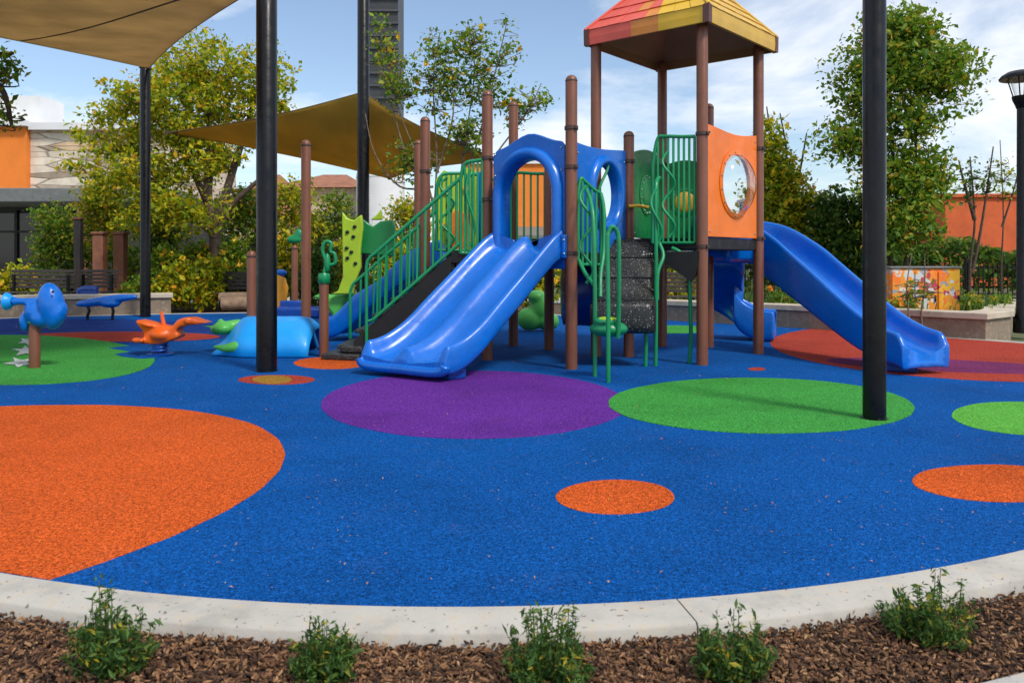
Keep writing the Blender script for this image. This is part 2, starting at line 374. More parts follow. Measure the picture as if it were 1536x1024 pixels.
# kerb ring in cast lengths with joints
def offset(pts, d):
    n = len(pts); out = []
    for i in range(n):
        a, b = Vector(pts[i - 1]), Vector(pts[(i + 1) % n]); t = (b - a).normalized(); nn = Vector((t.y, -t.x))
        out.append(tuple(Vector(pts[i]) + nn * d))
    return out
KO = offset(OUT, .195)
n = len(OUT); kb = MB(); step = 26; start = 8
idx = list(range(n))
def kseg(i0, i1):
    ins = [Vector(OUT[i % n]) for i in range(i0, i1 + 1)]; outs = [Vector(KO[i % n]) for i in range(i0, i1 + 1)]
    def sh(l):
        l = list(l); l[0] = l[0] + (l[1] - l[0]).normalized() * .003; l[-1] = l[-1] + (l[-2] - l[-1]).normalized() * .003; return l
    ins, outs = sh(ins), sh(outs); m = len(ins)
    prof = [(0, -.09), (0, .0), (.03, .007), (.94, .007), (1.0, -.004), (1.03, -.09)]
    vs = [(lerp(a.x, b.x, q), lerp(a.y, b.y, q), z) for a, b in zip(ins, outs) for q, z in prof]
    k = len(prof)
    fs = [(i * k + j, (i + 1) * k + j, (i + 1) * k + j + 1, i * k + j + 1) for i in range(m - 1) for j in range(k - 1)]
    fs += [tuple(range(k)), tuple((m - 1) * k + j for j in range(k - 1, -1, -1))]
    kb.add(vs, fs)
j0 = min(range(n), key=lambda i: (OUT[i][0] - .593) ** 2 + (OUT[i][1] - 2.82) ** 2)
js = [j0, j0 + 62, j0 + 95, j0 + 130, j0 + 165, j0 + n - 60, j0 + n]
for a, b in zip(js[:-1], js[1:]): kseg(a, b)
struct('kerb', kb, 'kerb', smooth=50)
# mulch strip and concrete path on the camera's side
mu = MB(); mu.add([(-9, -2, -.055), (9, -2, -.055), (9, 9, -.055), (-9, 9, -.055)], [(0, 1, 2, 3)])
struct('mulch_bed', mu, 'soil')
pa = MB(); d = Vector((.24, .09, 0)).normalized(); nn = Vector((d.y, -d.x, 0)); p0 = Vector((1.27, 2.275, 0))
q = [p0 - d * 9, p0 + d * 9, p0 + d * 9 + nn * 1.9, p0 - d * 9 + nn * 1.9]
pa.prism(q, -.06, -.012); struct('path', pa, 'path', bevel=.01)
def inpoly(x, y, poly):
    c = False; j = len(poly) - 1
    for i in range(len(poly)):
        xi, yi = poly[i]; xj, yj = poly[j]
        if (yi > y) != (yj > y) and x < (xj - xi) * (y - yi) / (yj - yi) + xi: c = not c
        j = i
    return c
ch = MB(); rr = random.Random(3)
cnt = 0
while cnt < 46000:
    x = rr.gauss(0, 1.2) if rr.random() < .8 else rr.uniform(-5, 5); y = rr.uniform(1.6, 3.2) if rr.random() < .8 else rr.uniform(1.2, 4.6)
    if not (-4.8 < x < 4.8) or inpoly(x, y, KO): continue
    if (Vector((x, y, 0)) - p0).dot(nn) > -.02: continue
    cnt += 1
    L = rr.uniform(.008, .029); w = L * rr.uniform(.18, .42); h = rr.uniform(.0012, .0035)
    m = Euler((rr.gauss(0, .5), rr.gauss(0, .42), rr.uniform(0, 6.28))).to_matrix()
    c = Vector((x, y, -.05 + abs(rr.gauss(0, .010)) + .004 + .006 * math.sin(x * 9) * math.sin(y * 11)))
    a = L / 2; b2 = w / 2; k1 = rr.uniform(.35, .9); k2 = rr.uniform(.2, .8); bd = rr.uniform(-.14, .14) * L
    top = [(-a, -b2 * k1, h), (0, -b2, h + bd), (a, -b2 * k2, h), (a * .9, b2 * k1, h), (0, b2, h + bd), (-a * .85, b2 * k2, h)]
    bot = [(x_, y_, z_ - 2 * h) for x_, y_, z_ in top]
    ch.add([c + m @ Vector(p) for p in top + bot], [(0, 1, 2, 3, 4, 5)] + [(i, i + 6, (i + 1) % 6 + 6, (i + 1) % 6) for i in range(6)])
for i in range(36):
    a_ = rr.randrange(0, 130); q_ = 1 - abs(rr.gauss(0, .28))
    if q_ < .05: continue
    c = Vector((lerp(OUT[a_][0], KO[a_][0], q_) + rr.uniform(-.04, .04), lerp(OUT[a_][1], KO[a_][1], q_), .011)); L = rr.uniform(.002, .008); an = rr.uniform(0, 6.28)
    m = Euler((rr.gauss(0, .12), rr.gauss(0, .12), an)).to_matrix()
    ch.add([c + m @ Vector(p) for p in ((-L, -L * .2, .001), (0, -L * .3, .003), (L, -L * .1, .001), (L * .8, L * .2, .001), (0, L * .3, .004), (-L * .9, L * .15, .001))], [(0, 1, 2, 3, 4, 5)])
tag(ch.build('bark_mulch', 'chips', smooth=0), kind='stuff')

# coloured circles laid in the surface (4 mm sheets)
def clip(poly, conv):
    out = poly
    for i in range(len(conv)):
        a, b = conv[i], conv[(i + 1) % len(conv)]
        ins = lambda p: (b[0] - a[0]) * (p[1] - a[1]) - (b[1] - a[1]) * (p[0] - a[0]) >= 0
        res = []
        for j in range(len(out)):
            p, q = out[j - 1], out[j]
            if ins(p) != ins(q):
                d1 = (b[0] - a[0]) * (p[1] - a[1]) - (b[1] - a[1]) * (p[0] - a[0]); d2 = (b[0] - a[0]) * (q[1] - a[1]) - (b[1] - a[1]) * (q[0] - a[0])
                t = d1 / (d1 - d2); res.append((lerp(p[0], q[0], t), lerp(p[1], q[1], t)))
            if ins(q): res.append(q)
        out = res
        if not out: return []
    return out
INR = offset(OUT, -.012)
def hull(pts):
    pts = sorted(set(pts)); 
    def half(ps):
        h = []
        for p in ps:
            while len(h) > 1 and (h[-1][0] - h[-2][0]) * (p[1] - h[-2][1]) - (h[-1][1] - h[-2][1]) * (p[0] - h[-2][0]) <= 0: h.pop()
            h.append(p)
        return h
    a = half(pts); b = half(pts[::-1]); return a[:-1] + b[:-1]
CONV = hull(INR)
def disc(name, mat, pts, z=.004):
    cx_ = sum(p[0] for p in pts) / len(pts); cy_ = sum(p[1] for p in pts) / len(pts); ph = len(name)
    pts = [(x + (x - cx_) / max(.2, math.hypot(x - cx_, y - cy_)) * (.003 * math.sin(x * 9 + ph) + .002 * math.sin(y * 17 + x * 5) + rr.gauss(0, .0009)), y + (y - cy_) / max(.2, math.hypot(x - cx_, y - cy_)) * (.003 * math.sin(x * 9 + ph) + .002 * math.sin(y * 17 + x * 5) + rr.gauss(0, .0009))) for x, y in pts]
    pts = clip(pts, CONV); z *= .6
    m = MB(); m.prism(pts, -.002, z); return struct(name, m, mat, smooth=0)
def gell(cx, cy, rx, ry, rot=0, n=220):
    out = []
    for i in range(n):
        a = -2 * math.pi * i / n; x, y = rx * math.cos(a), ry * math.sin(a)
        p = G(cx + x * math.cos(rot) - y * math.sin(rot), cy + x * math.sin(rot) + y * math.cos(rot)); out.append((p.x, p.y))
    ar = sum(out[i - 1][0] * out[i][1] - out[i][0] * out[i - 1][1] for i in range(n))
    return out if ar > 0 else out[::-1]
def circ(x, y, r, r2=None, n=420):
    r2 = r2 or r; return [(x + r * math.cos(2 * math.pi * i / n), y + r2 * math.sin(2 * math.pi * i / n)) for i in range(n)]
disc('orange_circle', 'rb_orange', circ(-3.63, 4.32, 2.31))
disc('purple_circle', 'rb_purple', gell(710.5, 607, 229.5, 51))
disc('green_circle', 'rb_green', gell(1142.5, 608.5, 229.5, 41.5, rad(1)), .008)
disc('small_orange_circle', 'rb_orange', gell(923, 745.5, 88, 26))
disc('right_orange_circle', 'rb_orange', gell(1500, 725, 131, 28, rad(2)))
disc('lime_circle', 'rb_lime', gell(1545, 628, 118, 25, rad(3)))
disc('left_green_circle', 'rb_green', gell(10, 540, 222, 37.5), .008)
disc('purple_band', 'rb_dark', gell(60, 497, 330, 19))
disc('red_band', 'rb_red', gell(180, 505, 150, 7.5), .0055)
disc('ochre_circle', 'rb_orange', gell(496, 544.5, 55, 9))
disc('two_tone_circle', 'rb_red', gell(415, 569.5, 57.5, 7.2))
disc('two_tone_middle', 'rb_ochre', gell(408, 569.7, 30, 6.4), .008)
disc('red_circle', 'rb_red', gell(1460, 530, 305, 40, rad(3)))
disc('violet_band', 'rb_violet', gell(1430, 549, 190, 9, rad(2.5)), .008)
disc('far_green_circle', 'rb_green', gell(1010, 494, 60, 6))
disc('red_spot', 'rb_red', gell(1135, 553.5, 13, 2.3))
q_ = [G(*p) for p in [(163, 522.5), (176, 520.5), (206, 518.5), (236, 520), (244, 530), (236, 537), (210, 538.5), (184, 535.5), (172, 531.5), (186, 529.5), (196, 527.5), (182, 525.5)]]
m = MB(); m.prism([(p.x, p.y) for p in q_], -.002, .0068); struct('blue_notch', m, 'rb_blue', smooth=0)
# white leaf shaped inlays in the left green circle
for cx, cy, k, a0 in ((42, 513, 1.0, .2), (38, 527, 1.2, 2.2), (30, 545, 1.3, 3.0)):
    pts = []
    for i in range(10):
        a = 2 * math.pi * i / 10 + a0; rr2 = (20 if i % 2 == 0 else 7) * k * (1 + .3 * math.sin(3 * i))
        p = G(cx + rr2 * math.cos(a), cy + rr2 * .38 * math.sin(a)); pts.append((p.x, p.y))
    m = MB(); m.add([(x, y, .012) for x, y in pts], [tuple(range(10))]); struct('white_inlay', m, 'rb_white', smooth=0)
# fallen leaves
lf = MB()
for i in range(620):
    px, py = rr.uniform(-150, 1700), 472 + 420 * rr.random() ** 1.7
    c = G(px, py)
    if not inpoly(c.x, c.y, OUT): continue
    L = rr.uniform(.003, .007) * (1 + .13 * c.y); m = Euler((rr.gauss(0, .25), rr.gauss(0, .25), rr.uniform(0, 6.3))).to_matrix()
    c.z = .008
    lf.add([c + m @ Vector(p) for p in ((-L, 0, 0), (0, -L * .4, .004), (L, 0, 0), (0, L * .4, .004))], [(0, 1, 2, 3)])
tag(lf.build('leaf_litter', 'litter', smooth=0), kind='stuff')
# far paving beyond the planting
fp = MB(); fp.add([(-80, 23.5, -.075), (80, 23.5, -.075), (80, 27.5, -.075), (-80, 27.5, -.075)], [(0, 1, 2, 3)]); struct('far_path', fp, 'path')
bd = MB(); bd.add([(-14, 15.8, -.07), (3, 15.8, -.07), (3, 23.2, -.07), (-14, 23.2, -.07)], [(0, 1, 2, 3)]); struct('planting_bed', bd, 'bed')

# ------------------------------------------------------------------ play structure
PS = thing('play_structure', 'big play structure with blue slides, brown posts, green rails and a red and yellow roof', 'playground', (1.0, 9.9, 0))
pt = {'p1': (.655, 8.83, 3.24), 'p2': (-.297, 9.63, 3.24), 'p3': (.498, 10.73, 2.72), 'p4': (1.45, 9.93, 2.80),
      'A': (1.05, 10.0, 3.97), 'B': (2.18, 9.17, 3.97), 'C': (3.16, 10.26, 3.97), 'D': (2.09, 11.13, 3.97),
      'e': (2.72, 11.05, 3.36), 'f': (-1.15, 10.6, 3.1), 'g': (-1.50, 12.8, 3.12), 'h': (.02, 11.2, 3.42), 'i': (-.85, 12.2, 2.5)}
clamps = {'p1': (2.63, 2.2, 1.25), 'p2': (2.4, 1.9), 'B': (2.62, 1.33), 'C': (2.6, 1.45), 'A': (2.35,), 'p4': (2.4,), 'D': (2.5,), 'f': (2.35,)}
def dome_post(mb, x, y, z0, z1, r):
    mb.lathe((x, y, 0), [(r, z0)] + [(r, z1 - r * .9)] + [(r * math.cos(a), z1 - r * .9 + r * .9 * math.sin(a)) for a in (rad(25), rad(50), rad(70), rad(85))], 20)
posts = {}
for k, (x, y, z) in pt.items():
    m = MB(); dome_post(m, x, y, -.05, z, .066); o = m.build('post', 'brown', PS, smooth=50); posts[k] = o
    # seam where the cap is pressed on
    if k not in 'ABCD':
        c = MB(); c.lathe((x, y, z - .075), [(.0655, 0), (.069, .004), (.069, .014), (.0655, .018)], 20); c.build('cap_ring', 'clamp', o)
    for zc in clamps.get(k, ()):
        c = MB(); c.lathe((x, y, zc), [(.066, 0), (.077, .006), (.077, .044), (.066, .05)], 20)
        c.box((x + .05, y - .07, zc + .025), (.03, .03, .03)); c.build('clamp', 'clamp', o)
V = {k: Vector((x, y, 0)) for k, (x, y, z) in pt.items()}
ZL, ZR = 1.29, 1.46
# decks
m = MB(); m.prism([V['p2'], V['p1'], V['p4'], V['p3'], (-.35, 11.5), (-.9, 10.9), (-.78, 9.7)], ZL - .13, ZL - .002)
m.build('deck', 'black', PS, bevel=.012)
m = MB(); m.prism([V['A'], V['B'], V['C'], V['D']], ZR - .14, ZR); m.build('deck', 'black', PS, bevel=.012)

# chutes
def chute(path, width, wall, perps=None, ridge=None, drop=.10, lip=.065, n=36, sub=1):
    pth = cr(path, max(2, n // (len(path) - 1))); k = len(pth); m = MB(); ring = None; vs = []
    for i, p in enumerate(pth):
        t = i / (k - 1)
        if perps: u = lerp(Vector(perps[0]), Vector(perps[1]), t).normalized()
        else:
            d = (pth[min(i + 1, k - 1)] - pth[max(i - 1, 0)]); u = Vector((-d.y, d.x, 0)).normalized()
        w = width(t) / 2; h = wall(t); rg = ridge(t) if ridge else 0; dr = drop(t) if callable(drop) else drop
        pr = [(-w - lip, -dr), (-w - lip, h * .5), (-w - lip, h - .03), (-w - lip * .7, h), (-w - lip * .2, h), (-w + .01, h - .03), (-w + .03, h * .45), (-w + .07, h * .14), (-w + .13, .008)]
        if ridge: pr += [(-.55 * w, 0), (-.28 * w, rg * .08), (-.17 * w, rg * .6), (-.075 * w, rg), (.075 * w, rg), (.17 * w, rg * .6), (.28 * w, rg * .08), (.55 * w, 0)]
        else: pr += [(-.3 * w, 0), (.3 * w, 0)]
        pr += [(w - .13, .008), (w - .07, h * .14), (w - .03, h * .45), (w - .01, h - .03), (w + lip * .2, h), (w + lip * .7, h), (w + lip, h - .03), (w + lip, h * .5), (w + lip, -dr)]
        pr += [(w + lip * .2, -dr), (w - .02, -dr * .6 - .02), (0, -dr * .55 - .03), (-w + .02, -dr * .6 - .02), (-w - lip * .2, -dr)]
        ring = len(pr); vs += [p + u * a + Vector((0, 0, b)) for a, b in pr]
    fs = [(i * ring + j, i * ring + (j + 1) % ring, (i + 1) * ring + (j + 1) % ring, (i + 1) * ring + j) for i in range(k - 1) for j in range(ring)]
    fs += [tuple(range(ring - 1, -1, -1)), tuple((k - 1) * ring + j for j in range(ring))]
    m.add(vs, fs); return m
top, bot = Vector((.165, 9.16, 0)), Vector((-1.085, 8.16, 0))
prof = [(0, ZL + .02), (.07, ZL - .02), (.2, 1.10), (.38, .84), (.56, .59), (.72, .365), (.85, .235), (.94, .185), (1.0, .17), (1.035, .135)]
path = [tuple(lerp(top, bot, t).xy) + (z,) for t, z in prof]
sl = chute(path, lambda t: lerp(.93, 1.02, t), lambda t: .20 - .02 * t - .11 * sm((t - .88) / .12) + .03 * sm((.1 - t) / .1),
           ((.765, -.644, 0), (.83, -.56, 0)), lambda t: .17 - .04 * t - .07 * sm((t - .86) / .14), drop=lambda t: .11 - .03 * sm((t - .8) / .2), n=54)
slide = tag(sl.build('slide', 'blue_slide', PS, smooth=180, sub=1), 'double wave slide in bright blue')
m = MB(); le = bot + (bot - top) * .032; lu = Vector((.83, -.56, 0)).normalized()
m.tube(cr([le + lu * q_ + Vector((0, 0, z_)) for q_, z_ in ((-.575, .165), (-.54, .115), (-.40, .092), (0, .092), (.40, .092), (.54, .115), (.575, .165))], 4), .052, 10); m.build('slide_lip', 'blue_slide', slide, smooth=180)
for k in (-.30, .05, .38):
    c = bot + Vector((.83, -.56, 0)) * k + Vector((.17, .14, .055)); m = MB(); m.box(c, (.22, .18, .11), rad(40)); m.build('slide_foot', 'blue_dark', slide, bevel=.02)
# hood-like entry wings of the double slide: little humps at each wall
m = MB(); ftop = Vector((.165, 9.16, 0)); su_ = Vector((.765, -.644, 0)); sn_ = Vector((-.644, -.765, 0))
for s_ in (-1, 1): 
    fl = MB(); fl.box(ftop + su_ * (s_ * .55) + Vector((0, 0, ZL + .06)), (.05, .10, .26), rad(-40)); fl.build('slide_flange', 'blue', slide, bevel=.012)
bolts_later = [ftop + su_ * (s_ * .57) + sn_ * .05 + Vector((0, 0, ZL + z)) for s_ in (-1, 1) for z in (-.02, .13)]
# curved side slide on the right
path = [(2.62, 10.66, ZR), (3.08, 10.98, ZR), (3.44, 10.98, 1.40), (3.68, 10.52, 1.16), (3.83, 10.02, .90), (3.99, 9.50, .61), (4.13, 9.03, .37), (4.23, 8.70, .25), (4.30, 8.47, .20), (4.335, 8.36, .155)]
sr = chute(path, lambda t: .50, lambda t: .33 - .09 * sm((t - .3) / .5) - .09 * sm((t - .9) / .1), drop=lambda t: .30 - .20 * sm((t - .15) / .8), n=54)
slr = tag(sr.build('slide', 'blue', PS, smooth=180, sub=1), 'long curved blue slide')
m = MB(); m.box((4.20, 8.70, .075), (.34, .3, .15), rad(-20)); m.build('slide_foot', 'blue_dark', slr, bevel=.02)
# far curved slide with its exit behind the right tower
path = [(3.0, 11.5, 1.25), (3.12, 12.0, .98), (3.24, 12.2, .66), (3.42, 12.2, .36), (3.70, 12.1, .16), (3.96, 12.0, .12)]
tag(chute(path, lambda t: .55, lambda t: .32, drop=lambda t: .28 - .18 * t, n=30).build('slide', 'blue', PS, smooth=180, sub=1), 'short blue slide curling out behind the roofed tower')
# wavy slide behind the stairs
path = [(-.95, 11.6, 1.25), (-1.35, 11.65, 1.05), (-1.7, 11.8, .78), (-2.0, 11.95, .58), (-2.3, 12.05, .34), (-2.55, 12.1, .2), (-2.72, 12.12, .17)]
tag(chute(path, lambda t: .55, lambda t: .24 + .05 * math.sin(t * 12), drop=.12, n=36).build('slide', 'blue', PS, smooth=180, sub=1), 'wavy blue slide behind the stairs')

# arch panel at the head of the double slide
def frame(a, b):
    u = (b - a); L = u.length; u.normalize(); return u, Vector((u.y, -u.x, 0)), L
u, w, L = frame(V['p2'], V['p1']); o = V['p2']
nA = 40; outer = []; inner = []
c0 = L / 2 + .02; z0 = 1.12
for i in range(nA):
    # inner opening: arch
    a = i / nA
    def arch(hw, zs, zb, t):
        # closed outline starting bottom left going clockwise over the arch
        per = [(-hw, zb)] + [(-hw, lerp(zb, zs, q)) for q in (.33, .66)] + [(hw * math.cos(x), zs + hw * 1.06 * math.sin(x)) for x in [math.pi * (1 - j / 20) for j in range(21)]] + [(hw, lerp(zs, zb, q)) for q in (.33, .66)] + [(hw, zb)]
        return per
inner = [(c0 + x, z) for x, z in arch(.415, 1.955, ZL - .05, 0)]
hw = L / 2 - .075 - .02
def topz(x): return 2.50 + .15 * math.exp(-((x - c0 - .02) / .30) ** 2) + (.02 * (x - c0))
no = len(inner); outer = []
for j, (x, z) in enumerate(inner):
    if j < 3: outer.append((c0 - hw, lerp(1.10, 1.9, j / 3)))
    elif j >= no - 3: outer.append((c0 + hw, lerp(1.9, 1.10, (j - (no - 3) + 1) / 3)))
    else:
        q = (j - 3) / (no - 7)
        if q < .22: outer.append((c0 - hw, lerp(1.9, topz(c0 - hw), q / .22)))
        elif q > .78: outer.append((c0 + hw, lerp(topz(c0 + hw), 1.9, (q - .78) / .22)))
        else:
            x2 = lerp(c0 - hw, c0 + hw, (q - .22) / .56); outer.append((x2, topz(x2)))
m = MB(); m.plate(outer, o, u, w, .05, inner)
ap = tag(m.build('arch_panel', 'blue', PS, smooth=35, bevel=.012), 'blue arched entry panel over the double slide')
prf = [(.122, .024), (.115, .06), (.08, .105), (.03, .115), (-.005, .075), (-.02, .02), (-.02, -.10), (.012, -.10), (.012, -.02)]
m = MB(); vs = []; hood = arch(.385, 1.965, ZL - .03, 0); kp = len(prf)
for x, z in hood:
    dx, dz = x, max(0, z - 1.965); l = math.hypot(dx, dz) or 1
    for off, dep in prf: vs.append(o + u * (c0 + x + dx / l * off) + Vector((0, 0, z + dz / l * off)) + w * dep)
nh = len(hood)
m.add(vs, [(i * kp + j, i * kp + (j + 1) % kp, (i + 1) * kp + (j + 1) % kp, (i + 1) * kp + j) for i in range(nh - 1) for j in range(kp)] + [tuple(range(kp)), tuple((nh - 1) * kp + j for j in range(kp - 1, -1, -1))])
m.build('arch_rim', 'blue', ap, smooth=70)
def bolts(parent, spots, wv, r=.012, name='bolt', mat='steel'):
    q = wv.to_track_quat('Z', 'Y').to_matrix()
    for s_ in spots: m = MB(); m.lathe(s_, [(r, 0), (r, .006), (r * .6, .012)], 8, q); m.build(name, mat, parent)
bolts(ap, [o + u * x + Vector((0, 0, z)) + w * .027 for x in (c0 - hw + .04, c0 + hw - .04) for z in (1.3, 1.75, 2.2, 2.45)], w)

bolts(slide, bolts_later, Vector((-.644, -.765, .1)).normalized(), .013)
# panels with a round opening and a clear dome
def round_hole(cu, cz, r, n=48): return [(cu + r * math.cos(math.pi * 1.25 - 2 * math.pi * i / n), cz + r * math.sin(math.pi * 1.25 - 2 * math.pi * i / n)) for i in range(n)]
def rect_loop(u0, u1, z0, zt, n=48):
    q = n // 4; out = []
    for i in range(q): out.append((u0, lerp(z0, zt(u0), i / q)))
    for i in range(q): x = lerp(u0, u1, i / q); out.append((x, zt(x)))
    for i in range(q): out.append((u1, lerp(zt(u1), z0, i / q)))
    for i in range(q): out.append((lerp(u1, u0, i / q), z0))
    return out
def dome_panel(a, b, u0, u1, z0, zt, cu, cz, r, mat, bulge, label, off=0, domemat='dome'):
    u, w, L = frame(a, b); oo = a + w * off
    m = MB(); m.plate(rect_loop(u0, u1, z0, zt), oo, u, w, .035, round_hole(cu, cz, r))
    pn = tag(m.build('window_panel', mat, PS, smooth=35, bevel=.006), label)
    m = MB(); c = oo + u * cu + Vector((0, 0, cz))
    q = Matrix((u, w.cross(u) * -1, w)).transposed()
    if q.determinant() < 0: q = Matrix((u, w.cross(u), w)).transposed()
    m.lathe(c + w * .018, [(r + .045, 0), (r + .05, .008), (r + .02, .016), (r - .01, .016), (r - .01, -.02), (r + .045, 0)], 40, q, cap=False)
    rim = m.build('window_rim', mat, pn)
    m = MB(); ns = 10; seg = 40; vs = [];
    for i in range(ns):
        a_ = (math.pi / 2) * i / ns
        for k in range(seg): vs.append(c + w * (.02 + bulge * math.sin(a_)) + (u * math.cos(2 * math.pi * k / seg) + Vector((0, 0, 1)) * math.sin(2 * math.pi * k / seg)) * (r * math.cos(a_)))
    vs.append(c + w * (.02 + bulge))
    fs = [(i * seg + k, i * seg + (k + 1) % seg, (i + 1) * seg + (k + 1) % seg, (i + 1) * seg + k) for i in range(ns - 1) for k in range(seg)] + [((ns - 1) * seg + k, (ns - 1) * seg + (k + 1) % seg, ns * seg) for k in range(seg)]
    m.add(vs, fs); m.build('window_dome', domemat, pn, smooth=180)
    bolts(pn, [c + w * .034 + (u * math.cos(rad(t)) + Vector((0, 0, 1)) * math.sin(rad(t))) * (r + .022) for t in range(0, 360, 24)] + [oo + u * x + Vector((0, 0, z)) + w * .018 for x in (u0 + .05, u1 - .05) for z in (z0 + .06, zt(x) - .08)], w, .011)
    return pn
LB = (V['C'] - V['B']).length
dome_panel(V['B'], V['C'], .10, LB - .085, ZR + .01, lambda x: 2.74 + .03 * math.cos((x / LB) * 5.5) + .02 * x, .80, 2.12, .37, 'orange', .20, 'orange panel with a clear round bubble window')
L4 = (V['p4'] - V['p1']).length
u, w, _ = frame(V['p1'], V['p4']); o = V['p1'] - w * .03
oval = [(.80 + .30 * math.cos(math.pi * 1.25 - 2 * math.pi * i / 48), 1.98 + .36 * math.sin(math.pi * 1.25 - 2 * math.pi * i / 48)) for i in range(48)]
m = MB(); m.plate(rect_loop(.09, L4 - .05, ZL - .02, lambda x: 2.53 - .03 * math.sin(x * 3)), o, u, w, .04, oval)
op = tag(m.build('oval_panel', 'blue', PS, smooth=35, bevel=.008), 'blue panel with an oval opening behind the green bars')
prf = [(.10, .02), (.09, .05), (.045, .08), (.0, .06), (-.015, .01), (-.015, -.07), (.012, -.07), (.012, 0)]
m = MB(); vs = []; kp = len(prf)
for i in range(48):
    a_ = 2 * math.pi * i / 48
    for off, dep in prf: vs.append(o + u * (.80 + (.30 + off) * math.cos(a_)) + Vector((0, 0, 1.98 + (.36 + off) * math.sin(a_))) + w * dep)
m.add(vs, [(i * kp + j, i * kp + (j + 1) % kp, ((i + 1) % 48) * kp + (j + 1) % kp, ((i + 1) % 48) * kp + j) for i in range(48) for j in range(kp)])
m.build('oval_rim', 'blue', op, smooth=70)
bolts(op, [o + u * x + Vector((0, 0, z)) + w * .021 for x in (.15, L4 - .11) for z in (1.4, 2.4)], w)
LG = (V['D'] - V['p4']).length
dome_panel(V['p4'], V['D'], .10, LG - .09, ZR + .02, lambda x: 2.55 + .10 * math.sin(x * 2.4 - .3), .62, 2.05, .22, 'green_panel', .05, 'green play panel with a round window', domemat='green_panel')
LE = (V['e'] - V['D']).length
dome_panel(V['D'], V['e'], .09, LE - .08, ZR + .02, lambda x: 2.50 + .08 * math.sin(x * 5), .31, 2.0, .15, 'green_panel', .05, 'small green back panel with a yellow dial', domemat='yellow')
m = MB(); m.tube([V['p4'] + Vector((-.02, -.1, 1.86)), V['p4'] + Vector((.12, -.06, 1.87)), V['p4'] + Vector((.24, -.02, 1.85))], .02, 8); m.build('grab_bar', 'yellow', PS)
# roof
cen = (V['A'] + V['B'] + V['C'] + V['D']) / 4
E = [cen + (V[k] - cen) * 1.24 for k in 'ABCD']; E[0] = cen + (V['A'] - cen) * 1.13; zb, zt_ = 3.87, 4.05; apex = Vector((cen.x, cen.y, 5.02))
up = lambda v, z: Vector((v.x, v.y, z))
roof = tag(MB().prism([cen + (e - cen) * .97 for e in E], zb + .05, zb + .09).build('roof', 'roof_under', PS), 'red and yellow shingled pyramid roof')
# lining (sloping inner faces) replaces the flat base look
bmr = MB(); ins = [cen + (e - cen) * .955 for e in E]
bmr.add([up(p, zb + .005) for p in ins] + [up(p, zb + .10) for p in ins] + [Vector((cen.x, cen.y, 4.80))], [(0, 1, 5, 4), (1, 2, 6, 5), (2, 3, 7, 6), (3, 0, 4, 7), (4, 5, 8), (5, 6, 8), (6, 7, 8), (7, 4, 8)])
me = roof.data; org = WO[roof.name]; me.clear_geometry(); me.from_pydata([tuple(v - org) for v in map(Vector, bmr.v)], [], bmr.f); me.update()
def roof_face(e0, e1, t0, t1, mat, name='roof_panel', keep=lambda c, r: True, band=True):
    """one coloured run of the sloping face between fractions t0..t1 of the eave, with shingle courses and the eave band"""
    m = MB(); rows = 7
    f0 = lambda t, h: lerp(up(lerp(e0, e1, t), zt_), apex, h)
    nrm = ((up(e1, zt_) - up(e0, zt_)).cross(apex - up(e0, zt_))).normalized()
    if nrm.z < 0: nrm = -nrm
    for r_ in range(rows):
        h0, h1 = r_ / rows, (r_ + 1) / rows; cols = max(1, round((t1 - t0) * (9 - r_)))
        for c_ in range(cols):
            if not keep(c_, r_): continue
            a = lerp(t0, t1, c_ / cols); b = lerp(t0, t1, (c_ + 1) / cols); lift = .012 + R.uniform(0, .007)
            g0 = .0022 if c_ else 0
            vs = [f0(a + g0, h0) + nrm * lift, f0(b - g0, h0) + nrm * lift, f0(b - g0, h1) + nrm * .001, f0(a + g0, h1) + nrm * .001,
                  f0(a + g0, h0) - nrm * .02, f0(b - g0, h0) - nrm * .02, f0(b - g0, h1) - nrm * .02, f0(a + g0, h1) - nrm * .02]
            m.add(vs, [(0, 1, 2, 3), (0, 4, 5, 1), (1, 5, 6, 2), (3, 2, 6, 7), (0, 3, 7, 4)])
    a, b = lerp(e0, e1, t0), lerp(e0, e1, t1); ia, ib = cen + (a - cen) * .96, cen + (b - cen) * .96
    am, bm_ = cen + (a - cen) * 1.006, cen + (b - cen) * 1.006
    if band: m.add([up(a, zb), up(b, zb), up(bm_, zb + .09), up(am, zb + .09), up(b, zt_ + .008), up(a, zt_ + .008), up(ia, zb), up(ib, zb)], [(0, 1, 2, 3), (3, 2, 4, 5), (0, 6, 7, 1)])
    m.build(name, mat, roof, smooth=0)
roof_face(E[0], E[1], 0, .40, 'roof_red')
roof_face(E[0], E[1], .40, .62, 'roof_red', keep=lambda c, r: (c + r) % 2 == 0, band=False); roof_face(E[0], E[1], .40, .62, 'roof_orange', keep=lambda c, r: (c + r) % 2 == 1)
roof_face(E[0], E[1], .62, 1, 'roof_yellow')
roof_face(E[1], E[2], 0, 1, 'roof_tan'); roof_face(E[2], E[3], 0, 1, 'roof_tan'); roof_face(E[3], E[0], 0, 1, 'roof_red')
for i, e in enumerate(E):
    d1 = (E[i - 1] - e).normalized(); d2 = (E[(i + 1) % 4] - e).normalized(); e2 = cen + (e - cen) * 1.012
    m = MB(); ws = .075; base = [e2, e2 + d2 * ws, e2 + d1 * ws]
    m.add([up(p, zb - .006) for p in base] + [up(cen + (p - cen) * 1.004, zt_ + .012) for p in base] + [lerp(up(e2, zt_ + .014), apex, .045)], [(0, 1, 4, 3), (2, 0, 3, 5), (0, 2, 1), (3, 4, 6), (5, 3, 6)])
    m.build('corner_cap', 'brown_cap', roof, smooth=0)
